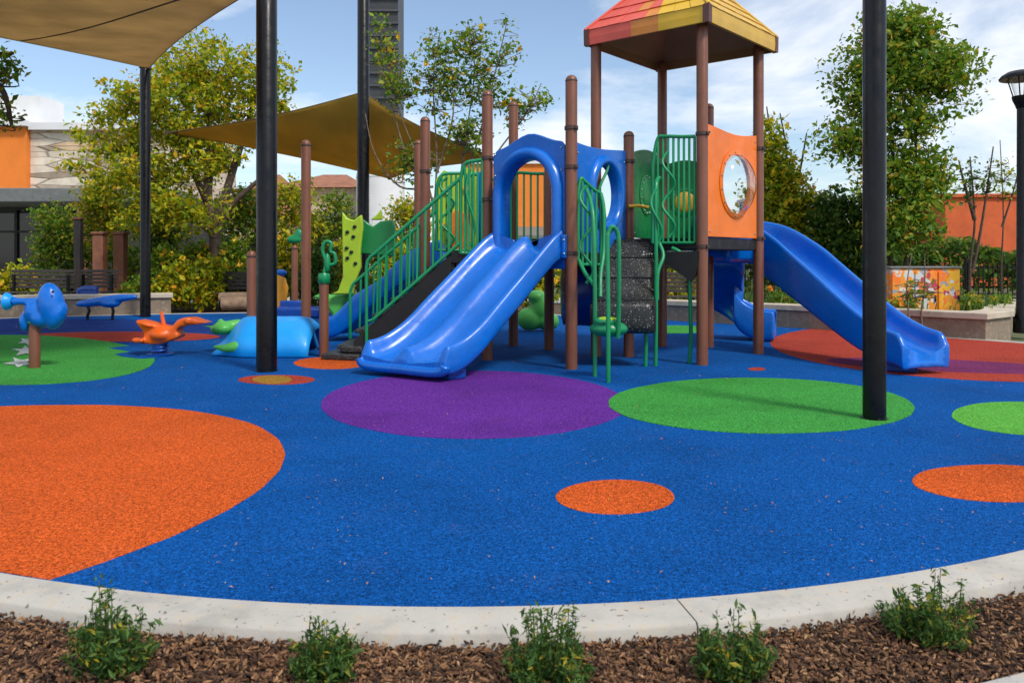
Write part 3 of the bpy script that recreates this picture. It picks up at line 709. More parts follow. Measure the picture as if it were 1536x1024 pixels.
for i in range(4):
    m = MB(); m.tube([up(E[i], zt_ + .012), apex + Vector((0, 0, .015))], .022, 8); m.build('hip_ridge', ('roof_red', 'roof_yellow', 'roof_tan', 'roof_tan')[i], roof)

# main stairs on the left, running up to the deck
def zn(x): return .45 + (x + 1.69) * .883      # line of the lower rail
yn, yf = 9.72, 10.58
STR = []
for y in (yn, yf):
    st = MB(); STR.append(st)
    pts = []
    xs0, xs1 = -1.92, -.74
    low = [(xs0, .02), (-1.25, .02), (-.74, .42), (-.74, zn(-.74) - .02), (xs0, zn(xs0) - .02)]
    st.plate([(x, z) for x, z in low], (0, y, 0), (1, 0, 0), (0, 1, 0), .05)
stairs = tag(STR[0].build('staircase', 'black', PS, bevel=.01), 'black staircase with green handrails'); STR[1].build('stringer', 'black', stairs, bevel=.01)
for i in range(6):
    z = .14 + i * (ZL - .14) / 6; x = -2.0 + i * .215
    m = MB(); m.box((x + .02, (yn + yf) / 2, z), (.30, yf - yn - .06, .05)); m.box((x + .155, (yn + yf) / 2, z + .09), (.02, yf - yn - .06, .16)); m.build('tread', 'perf', stairs, bevel=.012)
m = MB(); m.prism([(-2.30, 9.62), (-1.82, 9.50), (-1.76, 10.6), (-2.18, 10.66)], .0, .075); m.build('bottom_step', 'perf', stairs, bevel=.02)
m = MB(); m.prism([(-2.08, 9.66), (-1.80, 9.60), (-1.78, 10.55), (-2.02, 10.58)], .079, .16)
m.build('bottom_step', 'perf', stairs, bevel=.02)
def rail_panel(name, pts_top, pts_bot, nb, r=.023, rb=.0145, parent=PS, ends=True):
    m = MB(); m.tube(pts_top, r, 8); m.tube(pts_bot, r * .95, 8)
    def at(pts, t):
        pts = [Vector(p) for p in pts]; Ls = [(pts[i + 1] - pts[i]).length for i in range(len(pts) - 1)]; s_ = t * sum(Ls)
        for i, l in enumerate(Ls):
            if s_ <= l or i == len(Ls) - 1: return lerp(pts[i], pts[i + 1], min(1, s_ / l))
            s_ -= l
    for i in range(nb):
        t = (i + .5) / nb if ends else i / (nb - 1)
        m.tube([at(pts_bot, t), at(pts_top, t)], rb, 6)
    return m.build(name, 'green', parent, smooth=60)
for y, xa, xb, nb in ((yn - .045, -1.66, -.62, 11), (yf + .045, -2.05, -1.0, 12)):
    dz = .80
    lowr = [(xa - .02, y, zn(xa - .02) + .02), (xb, y, zn(xb) + .02)]
    topr = [(xa, y, zn(xa) + dz), (xb, y, zn(xb) + dz)]
    o_ = rail_panel('handrail', topr, lowr, nb)
    m = MB(); xe = xa - .10
    m.tube(cr([(xe, y, .16), (xe, y, .7), (xe, y, zn(xa) + dz - .16), (xe + .04, y, zn(xa) + dz - .05), (xa, y, zn(xa) + dz)], 5), .02, 8)
    m.tube([(xe, y, zn(xa) - .02), (xa, y, zn(xa) + .01)], .016, 8); m.build('newel', 'green', o_)
# landing guards: bars with rounded shoulders
def guard(a, b, zb_, z1, z2, nb, name='guard_rail', shoulder=.18, rb=.0145):
    a, b = Vector(a), Vector(b)
    topp = cr([lerp(a, b, 0) + Vector((0, 0, z1 - shoulder)), lerp(a, b, .12) + Vector((0, 0, z1 - .04)), lerp(a, b, .3) + Vector((0, 0, lerp(z1, z2, .35))), lerp(a, b, .7) + Vector((0, 0, lerp(z1, z2, .8))), b + Vector((0, 0, z2))], 6)
    m = MB(); m.tube([a + Vector((0, 0, zb_))] + topp, .022, 8); m.tube([a + Vector((0, 0, zb_)), b + Vector((0, 0, zb_))], .017, 8); m.tube([b + Vector((0, 0, zb_)), b + Vector((0, 0, z2))], .017, 8)
    for i in range(1, nb):
        t = i / nb; p = lerp(a, b, t)
        zz = next((lerp(q0.z, q1.z, ((p - q0).xy.length) / max(1e-6, (q1 - q0).xy.length)) for q0, q1 in zip(topp[:-1], topp[1:]) if (q0 - a).xy.length <= (p - a).xy.length <= (q1 - a).xy.length), z2)
        m.tube([p + Vector((0, 0, zb_)), up(p, zz)], rb, 6)
    return m.build(name, 'green', PS, smooth=60)
guard((-.62, yn - .05, 0), (-.36, 9.6, 0), 1.28, 2.36, 2.40, 5)
guard((-1.0, yf + .05, 0), (-.62, 10.7, 0), 1.33, 2.34, 2.36, 6)
guard((-.62, 10.75, 0), (-.25, 11.3, 0), 1.33, 2.38, 2.34, 5)
guard((-.02, 11.1, 0), (.44, 10.75, 0), 1.33, 2.42, 2.36, 5)
# guard between the front post and the climber
guard((.73, 8.86, 0), (1.0, 9.02, 0), 1.15, 2.14, 1.95, 5)
# guard beside the climber right, up to the roofed tower's front post
guard((1.66, 9.44, 0), (2.10, 9.2, 0), 1.40, 2.66, 2.62, 8, shoulder=.34)
# climber: perforated steps dropping towards the front
cl0 = Vector((1.40, 9.66, 0)); cl1 = Vector((1.235, 8.92, 0)); ax = Vector((.992, -.12, 0)); dn = (cl1 - cl0).normalized()
rot = Matrix((ax, Vector((.12, .992, 0)), Vector((0, 0, 1)))).transposed()
cst = MB()
for s_ in (-1, 1):
    sd = ax * (s_ * .345)
    pl = [(0, ZR - .04), (0, 1.12), (.60, .40), (.80, .40), (.82, .70), (.60, .74), (.34, 1.0), (.10, 1.38)]
    cst.plate(pl, cl0 + sd, dn, ax, .03)
climb = tag(cst.build('climbing_steps', 'black', PS, bevel=.008), 'black perforated steps between green loop rails')
prof2 = [(-.02, 1.45), (.04, 1.43), (.16, 1.30), (.30, 1.145), (.44, .99), (.56, .86), (.64, .79), (.70, .755), (.78, .735), (.825, .69), (.84, .60), (.84, .44), (.79, .385)]
pc = [(p.x, p.y) for p in cr([(a, b, 0) for a, b in prof2], 4)]
m = MB(); vs = []
for a, b in pc:
    for k in range(9):
        q_ = k / 4 - 1; wd = .322 + .02 * sm(a / .8); vs.append(cl0 + dn * (a - .02 * q_ * q_ * sm(a / .5)) + ax * (q_ * wd) + Vector((0, 0, b)))
m.add(vs, [(i * 9 + k, i * 9 + k + 1, (i + 1) * 9 + k + 1, (i + 1) * 9 + k) for i in range(len(pc) - 1) for k in range(8)])
tr_ = m.build('tread', 'mesh_black', climb, smooth=60); md = tr_.modifiers.new('s', 'SOLIDIFY'); md.thickness = .018
for t_, z_ in ((.03, 1.44), (.225, 1.232), (.435, .999), (.70, .758)):
    m = MB(); m.tube([cl0 + dn * t_ + ax * q_ + Vector((0, 0, z_)) for q_ in (-.33, 0, .33)], .010, 8); m.build('tread_nosing', 'black', climb, smooth=60)
# loop handrails and pod step
def loop(name, pts, r=.023, n=6): m = MB(); m.tube(cr(pts, n), r, 8); return m.build(name, 'green', PS, smooth=60)
loop('loop_rail', [(.945, 7.85, 0), (.945, 7.86, .7), (.943, 7.9, 1.35), (.955, 7.92, 1.47), (1.0, 7.93, 1.53), (1.05, 7.95, 1.46), (1.062, 7.95, 1.3), (1.065, 7.98, .7), (1.06, 8.0, .42)])
loop('loop_rail', [(.855, 8.25, 0), (.86, 8.3, .9), (.86, 8.45, 1.6), (.84, 8.6, 1.85), (.80, 8.75, 2.0)])
loop('loop_rail', [(1.0, 9.02, 1.95), (1.03, 8.98, 1.75), (1.02, 8.9, 1.3), (.97, 8.75, 1.05), (.95, 8.6, .8)])
loop('loop_rail', [(.74, 8.86, 1.2), (.80, 8.7, 1.05), (.86, 8.5, .95)])
loop('loop_rail', [(1.63, 9.08, 0), (1.63, 9.06, .45), (1.62, 9.0, 1.3), (1.62, 9.02, 1.95), (1.66, 9.12, 2.12), (1.72, 9.3, 2.15)])
loop('loop_rail', [(1.51, 9.05, 0), (1.51, 9.02, .38), (1.47, 8.98, .5), (1.45, 8.96, .55)])
loop('loop_rail', [(1.70, 9.30, 1.42), (1.74, 9.2, 1.25), (1.66, 9.12, 1.05), (1.64, 9.05, .75)])
loop('loop_rail', [(1.86, 9.3, 1.34), (1.95, 9.25, 1.28), (2.04, 9.25, 1.12), (2.06, 9.26, .8), (2.075, 9.28, .3), (2.06, 9.3, 0)])
def curl(x, y, z0, z1, w_, turns):
    k = turns * 8; loop('vine_climber', [(x + w_ * math.sin(i * math.pi / 4), y - .02 + .03 * math.cos(i * math.pi / 4), lerp(z0, z1, i / k)) for i in range(k + 1)], .017, 3)
curl(-.86, 10.62, 1.36, 2.3, .09, 2); curl(-.50, 9.64, 1.36, 2.3, .05, 1); curl(.80, 8.60, .95, 2.0, .07, 2); curl(1.80, 9.22, 1.45, 2.45, .07, 2); curl(1.62, 9.0, 1.35, 2.0, .06, 1)
loop('vine_climber', [(1.02, 9.35, 1.35), (1.10, 9.45, 1.7), (1.02, 9.4, 2.0), (1.14, 9.5, 2.3), (1.08, 9.5, 2.42)], .017)
m = MB(); m.ell((.985, 8.15, .50), .20, .17, .085, seg=20); m.ell((.95, 8.1, .58), .13, .12, .05)
pod = tag(m.build('pod_step', 'green', PS, remesh=.012), 'green pod step with round holes')
for i in range(9): 
    m = MB(); a = i * 2.4; r_ = .035 + .1 * math.sqrt(i / 9); m.ell((.975 + r_ * math.cos(a), 8.09 + r_ * .8 * math.sin(a), .615 - r_ * .35), .017, .017, .012, seg=8); m.build('pod_hole', 'black', pod)
m = MB(); m.ell((.96, 8.08, .605), .10, .09, .025); m.build('pod_top', 'lime', pod)
# under-deck parts: dark blue crawl drum and black brace
m = MB(); m.lathe((1.05, 10.15, .80), [(.33, -.42), (.42, -.40), (.44, 0), (.42, .40), (.33, .42), (.30, .40), (.33, 0), (.30, -.40)], 28, Matrix.Rotation(rad(90), 3, 'Y')); m.build('crawl_drum', 'blue_dark', PS, smooth=50)
m = MB(); m.plate([(0, 1.30), (.5, .95), (.55, 1.02), (.62, 1.30)], (1.62, 9.42, 0), (.88, -.47, 0), (.47, .88, 0), .04); m.build('brace', 'black', PS)
# lime back panel beyond the landing
def shaped_panel(pts, o_, u_, th, mat, name, label=None, hole=None):
    u_ = Vector(u_).normalized(); w_ = Vector((u_.y, -u_.x, 0)); m = MB(); m.plate(pts, o_, u_, w_, th); q_ = m.build(name, mat, PS, bevel=.008)
    if label: q_['label'] = label
    return q_
lp = shaped_panel([(0, 1.35), (0, 2.38), (.12, 2.52), (.3, 2.44), (.44, 2.56), (.6, 2.50), (.66, 2.3), (.66, 1.35)], (-1.12, 11.75, 0), (1, .05, 0), .04, 'lime', 'back_panel', 'lime green panel behind the landing rails')
shaped_panel([(0, 1.33), (0, 1.86), (.14, 1.92), (.30, 1.86), (.36, 1.33)], (-.92, 11.62, 0), (1, .05, 0), .03, 'orange', 'back_panel', 'low orange panel behind the landing rails')
m = MB()
for (x, z) in ((.15, 2.2), (.45, 2.25), (.3, 1.9), (.5, 1.75), (.12, 1.7)): m.lathe(Vector((-1.12 + x, 11.72, z)), [(.05, 0), (.05, .01), (.02, .014)], 10, Matrix.Rotation(rad(90), 3, 'X'))
m.build('dial', 'yellow', lp)
m = MB(); m.plate([(.0, 1.30), (.0, 2.28), (.1, 2.32), (.1, 1.30)], (-.42, 9.9, 0), (.6, .75, 0), (.75, -.6, 0), .03); m.build('side_panel', 'blue', PS, bevel=.006)

# ------------------------------------------------------------------ climbing wall beyond the stairs
CW = thing('climbing_wall', 'lime and green scalloped climbing wall standing behind the green stair rail', 'climbing wall', (-2.2, 13.2, 0))
m = MB(); yy = 13.2
m.plate(pxpoly([(498, 441), (508, 436), (515, 415), (514, 318), (521, 327), (531, 331), (543, 322), (545, 340), (541, 375), (542, 400), (532, 425), (530, 441)], yy), (0, yy, 0), (1, 0, 0), (0, 1, 0), .12)
a = m.build('wall_panel', 'lime', CW, bevel=.02); a['label'] = 'lime panel with dark hand holds'
m = MB()
for x, y in ((532, 340), (521, 348), (530, 355), (520, 372), (527, 378), (521, 387), (533, 395)): p = P(x, y, yy - .07); m.ell(p, .035, .03, .03, seg=8)
m.build('hand_hold', 'black', a)
m = MB(); m.plate(pxpoly([(536, 380), (541, 326), (553, 335), (560, 340), (571, 332), (590, 330), (594, 345), (590, 385)], yy + .3), (0, yy + .3, 0), (1, 0, 0), (0, 1, 0), .1); m.build('leaf_panel', 'green_panel', CW, bevel=.02)
m = MB(); m.plate(pxpoly([(556, 330), (566, 322), (572, 314), (574, 330)], yy + .5), (0, yy + .5, 0), (1, 0, 0), (0, 1, 0), .1); m.build('wall_tip', 'lime', CW, bevel=.02)
m = MB(); 
for x in (-2.7, -2.15): m.box((x, yy + .15, .45), (.14, .12, .9))
m.build('support', 'green_panel', CW, bevel=.02)

# ------------------------------------------------------------------ free-standing posts
def stub(px, ytop, Y, label, r=.06, group=None, mat='brown'):
    x = (px - CX) / F * Y; z = CAMH - (ytop - HY) / F * Y
    t = thing('brown_post', label, 'post', (x, Y, 0), group)
    m = MB(); dome_post(m, x, Y, -.05, z, r); m.build('pole', mat, t, smooth=50)
    m = MB(); m.lathe((x, Y, z - .09), [(r, 0), (r + .006, .005), (r + .006, .02), (r, .025)], 20); m.build('cap_ring', 'clamp', t)
    return t, x, z
stub(377, 376, 10.5, 'short brown post with a black band close behind the turtle climber and black pole', .058)
stub(459, 210, 11.0, 'tall brown post with a rounded top standing alone beyond the turtle climber', .066)
t, x, z = stub(486, 411, 9.93, 'short brown post topped by a curled green vine, on the orange spot', .058)
m = MB(); m.lathe((x, 9.93, z - .12), [(.06, 0), (.075, .01), (.075, .10), (.06, .13)], 16); m.tube(cr([(x, 9.93, z), (x + .02, 9.93, z + .15), (x - .02, 9.93, z + .3), (x + .02, 9.93, z + .40), (x + .09, 9.93, z + .38), (x + .08, 9.93, z + .28), (x + .13, 9.93, z + .25), (x + .14, 9.93, z + .14), (x + .06, 9.93, z + .12), (x + .03, 9.93, z + .2)], 6), .022, 8); m.ell((x + .04, 9.93, z + .14), .04, .04, .12)
m.build('vine_topper', 'green', t, smooth=60)
t, x, z = stub(442, 367, 15.0, 'thin brown post with a small green leaf topper far beyond the turtle climber', .06)
m = MB(); m.ell((x, 15.0, z + .1), .16, .06, .08); m.ell((x + .08, 15, z + .2), .09, .05, .1); m.build('leaf_topper', 'green', t, remesh=.02)

# ------------------------------------------------------------------ black canopy poles, lamp, sails
def pole(px, Y, ztop, r, label, ybase=None):
    x = (px - CX) / F * Y
    t = thing('canopy_pole', label, 'pole', (x, Y, 0))
    m = MB(); m.lathe((x, Y, 0), [(r, -.05), (r, ztop - .02), (r * .9, ztop)], 28); m.build('shaft', 'black_pole', t, smooth=50)
    m = MB(); m.lathe((x, Y, 0), [(r + .012, 0.004), (r + .012, .012), (r + .002, .016)], 28); m.build('base_collar', 'black_pole', t, smooth=40)
    m = MB(); m.lathe((x, Y, ztop - .001), [(r + .015, 0), (r + .015, .04), (r * .5, .08)], 24); m.build('pole_cap', 'black_pole', t, smooth=40)
    return x
pole(1311.5, 6.05, 5.2, .083, 'thick black canopy pole standing on the front green circle')
pole(400, 8.67, 4.25, .110, 'thick black canopy pole beside the turtle climber')
pole(218, 16.9, 5.25, .105, 'black pole holding the corner of the big tan shade sail')
pole(545, 15.2, 7.2, .112, 'tall black pole in front of the ochre shade sail behind the stairs')
def sail(name, A, B, C, D, mat, label, sag=.25, curve=.08, n=26, seam=None):
    A, B, C, D = map(Vector, (A, B, C, D)); c = (A + B + C + D) / 4
    def pt_(u_, v_):
        p = lerp(lerp(A, B, u_), lerp(C, D, u_), v_)
        k = curve * (4 * u_ * (1 - u_) * (1 - 2 * v_ * (1 - v_) * 2) + 4 * v_ * (1 - v_) * (1 - 4 * u_ * (1 - u_)))
        p = lerp(p, c, max(0, k)); p.z -= sag * 16 * u_ * (1 - u_) * v_ * (1 - v_); return p
    m = MB(); m.add([pt_(i / n, j / n) for j in range(n + 1) for i in range(n + 1)], [(j * (n + 1) + i, j * (n + 1) + i + 1, (j + 1) * (n + 1) + i + 1, (j + 1) * (n + 1) + i) for j in range(n) for i in range(n)])
    t = thing(name, label, 'shade sail', tuple(A)); o_ = m.build('fabric', mat, t, smooth=180)
    md = o_.modifiers.new('s', 'SOLIDIFY'); md.thickness = .008; md.offset = 1
    for cn in (A, B, C, D):
        q_ = (c - cn).normalized(); m = MB(); m.lathe(cn + q_ * .02, [(.05, -.03), (.05, .03)], 10); m.tube([cn - q_ * .05, cn + q_ * .30], .02, 8); m.build('corner_fitting', 'clamp', t)
    hp = [pt_(i / 20, 0) for i in range(20)] + [pt_(1, i / 20) for i in range(20)] + [pt_(1 - i / 20, 1) for i in range(20)] + [pt_(0, 1 - i / 20) for i in range(21)]
    m = MB(); m.tube(hp, .011, 6); m.build('hem_cable', 'seam', t, smooth=60)
    if seam:
        m = MB(); (u0, v0), (u1, v1) = seam; k = 24; vs = []
        for i in range(k + 1):
            p = pt_(lerp(u0, u1, i / k), lerp(v0, v1, i / k)) - Vector((0, 0, .016)); vs += [p + Vector((.006, .017, 0)), p - Vector((.006, .017, 0))]
        m.add(vs, [(2 * i, 2 * i + 1, 2 * i + 3, 2 * i + 2) for i in range(k)]); o2 = m.build('seam', 'seam', t); md = o2.modifiers.new('s', 'SOLIDIFY'); md.thickness = .004
    return t
sail('shade_sail', (-7.62, 16.8, 5.22), (-2.75, 8.8, 4.22), (-8.7, 9.0, 4.25), (-5.2, 4.6, 4.7), 'sail', 'big tan shade sail hanging over the near spring rider with a dark seam', .10, .05, seam=((0.02, .46), (.98, .04)))
sail('shade_sail', P(545, 138, 15.6), P(752, 240, 13.6), P(250, 199, 18.0), P(585, 268, 19.5), 'sail2', 'ochre shade sail stretched low behind the stairs and sapling', .12, .10)
# street lamp
lx, ly = P(1533, 0, 13.2).x, 13.2
SL = thing('street_lamp', 'black street lamp with a wide hat and clear glass beside the concrete planter wall', 'street lamp', (lx, ly, 0))
m = MB(); m.lathe((lx, ly, 0), [(.13, 0), (.13, .25), (.085, .32), (.075, 3.4), (.075, 3.75)], 20); m.build('pole', 'black_pole', SL, smooth=45)
m = MB(); m.lathe((lx, ly, 3.7), [(.085, 0), (.10, .05), (.14, .14), (.15, .2)], 18)
for k in range(4):
    a = math.pi / 4 + k * math.pi / 2; m.tube([(lx + .12 * math.cos(a), ly + .12 * math.sin(a), 3.88), (lx + .21 * math.cos(a), ly + .21 * math.sin(a), 4.2)], .011, 6)
m.build('yoke', 'black_pole', SL)
m = MB(); m.lathe((lx, ly, 3.9), [(.10, 0), (.18, .28)], 18); m.build('lamp_glass', 'dome', SL, smooth=60)
m = MB(); m.lathe((lx, ly, 4.18), [(.33, 0), (.335, .025), (.30, .07), (.22, .12), (.08, .15), (.02, .155)], 24); m.build('lamp_hat', 'black_pole', SL, smooth=50)

# ------------------------------------------------------------------ riders
# blue bird-shaped spinner on a brown post
x0, y0 = -5.31, 8.9
BR = thing('spring_rider', 'blue rounded rider with a long handle horn on a brown post in the green circle', 'play rider', (x0, y0, 0))
m = MB(); m.lathe((x0, y0, 0), [(.058, -.03), (.058, .50), (.05, .54)], 20); m.build('post', 'brown', BR, smooth=45)
q = lambda px, py, dy=0: P(px, py, y0 + dy)
m = MB(); m.ell(q(77, 458), .145, .13, .26, Matrix.Rotation(rad(-8), 3, 'Y'), 20); m.ell(q(86, 474), .085, .11, .17, Matrix.Rotation(rad(28), 3, 'Y'), 16); m.ell(q(52, 468), .11, .11, .13); m.ell(q(38, 482), .055, .08, .12); m.ell(q(62, 478), .12, .12, .10)
m.tube([q(66, 452), q(45, 452), q(28, 452), q(20, 452)], [.06, .042, .04, .06], 12)
m.build('body', 'blue', BR, remesh=.018)
m = MB(); m.lathe(q(19, 452), [(.05, 0), (.09, .04), (.10, .07), (.075, .07), (.04, .02)], 16, Matrix.Rotation(rad(-90), 3, 'Y')); m.build('horn', 'sky_blue', BR)
m = MB(); m.ell(q(79, 437.5, -.13), .016, .016, .016, seg=8); m.build('eye', 'black', BR)
m = MB(); m.lathe((x0, y0, .50), [(.075, 0), (.075, .03), (.06, .05)], 16); m.build('mount', 'green_panel', BR)
# orange winged rider
y0 = 10.1; x0 = (240 - CX) / F * y0
OR = thing('spring_rider', 'orange winged rider with a long pointed beak on a short spring', 'play rider', (x0, y0, 0))
q = lambda px, py, dy=0: P(px, py, y0 + dy)
m = MB()
m.plate(pxpoly([(210, 479), (216, 479.5), (232, 484), (250, 488), (262, 490), (266, 485), (271, 479), (280, 475.5), (292, 475.5), (303, 479.5), (315, 483), (300, 486), (284, 487.5), (275, 489), (270, 493), (269, 497), (274, 500), (273, 505), (263, 509), (250, 513.5), (238, 515.5), (222, 514.5), (206, 512.5), (202, 508.5), (206, 505.5), (221, 507.5), (222, 500), (219, 494), (213, 488), (209, 482)], y0), (0, y0, 0), (1, 0, 0), (0, 1, 0), .24)
m.ell(q(246, 501), .17, .19, .10, seg=18); m.ell(q(228, 486), .12, .20, .03, Matrix.Rotation(rad(14), 3, 'Y'), 16)
m.tube([q(212, 511, -.26), q(212, 511, .26)], .03, 8); m.tube([q(282, 481, -.16), q(282, 481, .16)], .045, 8)
m.build('body', 'rider_orange', OR, remesh=.016)
m = MB(); m.tube([q(246, 488), q(244, 478), q(242, 467)], [.028, .024, .018], 8); m.build('handle', 'rider_orange', OR, smooth=60)
m = MB()
m.tube([(x0 + .09 * math.cos(t), y0 + .09 * math.sin(t), .03 + t * .0065) for t in [i * .35 for i in range(60)]], .014, 6); m.build('spring', 'blue_dark', OR, smooth=60)
m = MB(); m.lathe((x0, y0, 0), [(.17, .009), (.17, .022), (.12, .03)], 20); m.build('base_plate', 'blue_dark', OR)
# turtle climber
y0 = 10.35; x0 = P(405, 0, y0).x
TU = thing('turtle_climber', 'blue and green turtle climber lying on the blue rubber', 'play turtle', (x0, y0, 0))
q = lambda px, py, dy=0: P(px, py, y0 + dy)
m = MB(); prof_ = []
nu, nv = 22, 14; vs = []
for j in range(nv + 1):
    for i in range(nu + 1):
        a = i / nu; b = j / nv; px = lerp(328, 478, a)
        hx = sm(a / .32) * (1 - .12 * sm((a - .82) / .18)); hz = .46 * (.18 + .82 * hx) * math.sin(math.pi * min(1, b * 1.0)) ** .55 if 0 < b < 1 else 0
        if a > .9: hz *= 1 - .25 * ((a - .9) / .1) ** 2
        yy2 = y0 + (b - .5) * 1.1 * (.5 + .5 * sm(a / .4)); vs.append(Vector(((px - CX) / F * y0 + .05 * math.sin(b * 9) * (1 - a), yy2, .015 + hz)))
m.add(vs, [(j * (nu + 1) + i, j * (nu + 1) + i + 1, (j + 1) * (nu + 1) + i + 1, (j + 1) * (nu + 1) + i) for j in range(nv) for i in range(nu)])
sh = m.build('shell', 'sky_blue', TU, smooth=180); md = sh.modifiers.new('s', 'SOLIDIFY'); md.thickness = .03; md.offset = -1
m = MB(); m.tube([q(478, 523, -.3), q(470, 500, -.2), q(463, 484), q(466, 480, .2)], .022, 8); m.build('shell_rim', 'sky_blue', TU, smooth=60)
m = MB(); m.ell(q(336, 492, .1), .15, .17, .09); m.ell(q(326, 494, .1), .09, .1, .07); m.tube([q(303, 489, .1), q(318, 490, .1), q(335, 488, .1)], [.01, .02, .04], 8); m.ell(q(331, 483, .1), .04, .05, .05); m.tube([q(340, 490, .1), q(358, 486, .15), q(378, 486, .2)], [.08, .07, .05], 8)
m.build('head', 'turtle_green', TU, remesh=.016)
m = MB(); m.tube([q(320, 520, -.45), q(336, 522, -.45), q(356, 520, -.4), q(378, 520, -.3)], [.02, .05, .08, .07], 10); m.build('flipper', 'turtle_green', TU, remesh=.016)
# blue balance bench far left
yb = 16.0; c = P(160, 458, yb)
BB = thing('balance_board', 'long blue balance board on thin dark legs in front of the low wall', 'balance board', (c.x, yb, 0))
m = MB(); m.tube([P(115, 456, yb), P(128, 455, yb), P(158, 451, yb), P(182, 447, yb), P(206, 445, yb)], [.05, .08, .10, .085, .04], 12); m.ell(P(165, 455, yb), .22, .12, .09)
m.build('board', 'blue', BB, remesh=.022)
m = MB(); m.tube([P(132, 459, yb), P(134, 466, yb), P(131, 474, yb), (P(131, 0, yb).x, yb, -.0)], .03, 8); m.build('leg', 'black_pole', BB)
m = MB(); m.tube([P(168, 458, yb), P(170, 466, yb), (P(168, 0, yb).x, yb, 0)], .03, 8); m.build('leg', 'black_pole', BB)
yb = 17.6
m = MB(); m.tube([P(118, 446, yb), P(119, 435, yb), P(128, 432, yb), P(146, 433, yb)], .06, 8); m.plate(pxpoly([(119, 436), (146, 434), (146, 443), (119, 446)], yb), (0, yb, 0), (1, 0, 0), (0, 1, 0), .08)
tag(m.build('blue_seat', 'blue_dark', origin=(P(132, 0, yb).x, yb, 0), smooth=40), 'dark blue curved seat behind the balance board', 'seat')
# amber play figure and far blue trough beyond the turtle
ya = 15.5
AM = thing('play_figure', 'amber sail-shaped play figure with a blue cap behind the black pole', 'play figure', (P(420, 0, ya).x, ya, 0))
m = MB(); m.plate(pxpoly([(412, 464), (413, 415), (419, 410), (428, 418), (432, 432), (430, 448), (424, 462)], ya), (0, ya, 0), (1, 0, 0), (0, 1, 0), .14); m.build('body', 'amber', AM, bevel=.04)
m = MB(); m.ell(P(422, 409, ya), .12, .1, .07); m.build('cap', 'blue', AM, remesh=.025)
m = MB(); m.ell(P(422, 465, ya), .2, .15, .07); m.build('foot', 'rider_orange', AM, remesh=.025)
m = MB(); m.box(P(446, 468, 14.2), (.95, .6, .18)); m.box(P(440, 463, 14.6), (.5, .1, .3))
tag(m.build('play_trough', 'blue_dark', origin=(P(446, 0, 14.2).x, 14.2, 0), bevel=.04), 'low dark blue trough behind the tall lone brown post', 'play trough')
yd = 13.4
m = MB(); m.plate(pxpoly([(470, 444), (482, 440), (500, 442), (520, 440), (522, 452), (512, 470), (505, 493), (498, 470), (484, 452)], yd), (0, yd, 0), (1, 0, 0), (0, 1, 0), .25)
tag(m.build('play_boulder', 'turtle_green', origin=(P(500, 0, yd).x, yd, 0), bevel=.06), 'pale green climbing fin behind the vine-topped post', 'climbing fin')
m = MB()
for (px_, py_, a_, b_) in ((795, 478, .24, .2), (812, 462, .2, .26), (805, 445, .16, .12), (822, 482, .2, .16)): m.ell(P(px_, py_, 13.5), a_, .22, b_, seg=14)
tag(m.build('play_boulder', 'turtle_green', origin=(P(805, 0, 13.5).x, 13.5, 0), remesh=.03), 'green lumpy boulder seen under the double slide deck', 'climbing boulder')

# ------------------------------------------------------------------ low walls, benches, logs
def low_wall(name, pts, h, th, label):
    t = thing(name, label, 'wall', (pts[0][0], pts[0][1], 0)); b = MB(); c = MB()
    for i, (a, e) in enumerate(zip(pts[:-1], pts[1:])):
        a, e = Vector((a[0], a[1], 0)), Vector((e[0], e[1], 0)); d = (e - a).normalized(); nn_ = Vector((-d.y, d.x, 0)) * th
        b.prism([a, e - d * .001, e + nn_ - d * .001, a + nn_], -.1, h - .10)
        o_ = Vector((d.y, -d.x, 0)) * .05
        c.prism([a + o_ - d * .04 * (i == 0), e + o_ + d * .04, e + nn_ * 1.12 + d * .04, a + nn_ * 1.12 - d * .04 * (i == 0)], h - .098 + .004 * i, h + .004 * i)
    b.build('wall_body', 'wall_conc', t, smooth=0, bevel=.008); c.build('wall_cap', 'cap_conc', t, smooth=0, bevel=.012); return t
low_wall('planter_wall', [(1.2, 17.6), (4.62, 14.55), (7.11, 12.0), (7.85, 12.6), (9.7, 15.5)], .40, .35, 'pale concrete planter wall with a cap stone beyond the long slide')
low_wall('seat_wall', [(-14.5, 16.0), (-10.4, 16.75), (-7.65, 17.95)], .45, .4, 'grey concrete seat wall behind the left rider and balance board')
def bench(px0, px1, Y, zs, label):
    x0, x1 = P(px0, 0, Y).x, P(px1, 0, Y).x; t = thing('bench', label, 'bench', ((x0 + x1) / 2, Y, 0))
    m = MB()
    for k in range(5): m.box(((x0 + x1) / 2, Y + .30 + k * .02, zs + .12 + k * .09), (x1 - x0, .03, .07))
    m.build('backrest', 'slat', t, bevel=.005)
    m = MB()
    for k in range(4): m.box(((x0 + x1) / 2, Y - .15 + k * .12, zs), (x1 - x0, .09, .03))
    m.build('seat', 'slat', t, bevel=.005)
    for x in (x0 + .12, x1 - .12):
        m = MB(); m.box((x, Y + .27, (zs + .35) / 2), (.05, .05, zs + .45)); m.box((x, Y - .12, zs / 2), (.05, .05, zs)); m.box((x, Y + .08, zs - .04), (.05, .44, .04)); m.build('leg', 'black_pole', t)
    return t
bench(2, 100, 18.2, .46, 'dark slatted bench behind the seat wall under the shop canopy')
bench(108, 166, 18.6, .46, 'short dark slatted bench behind the blue balance board')
bench(325, 412, 19.2, .40, 'dark slatted bench in the flower bed beyond the turtle climber')
bench(985, 1046, 17.0, .42, 'dark slatted bench seen under the deck between the tower posts')
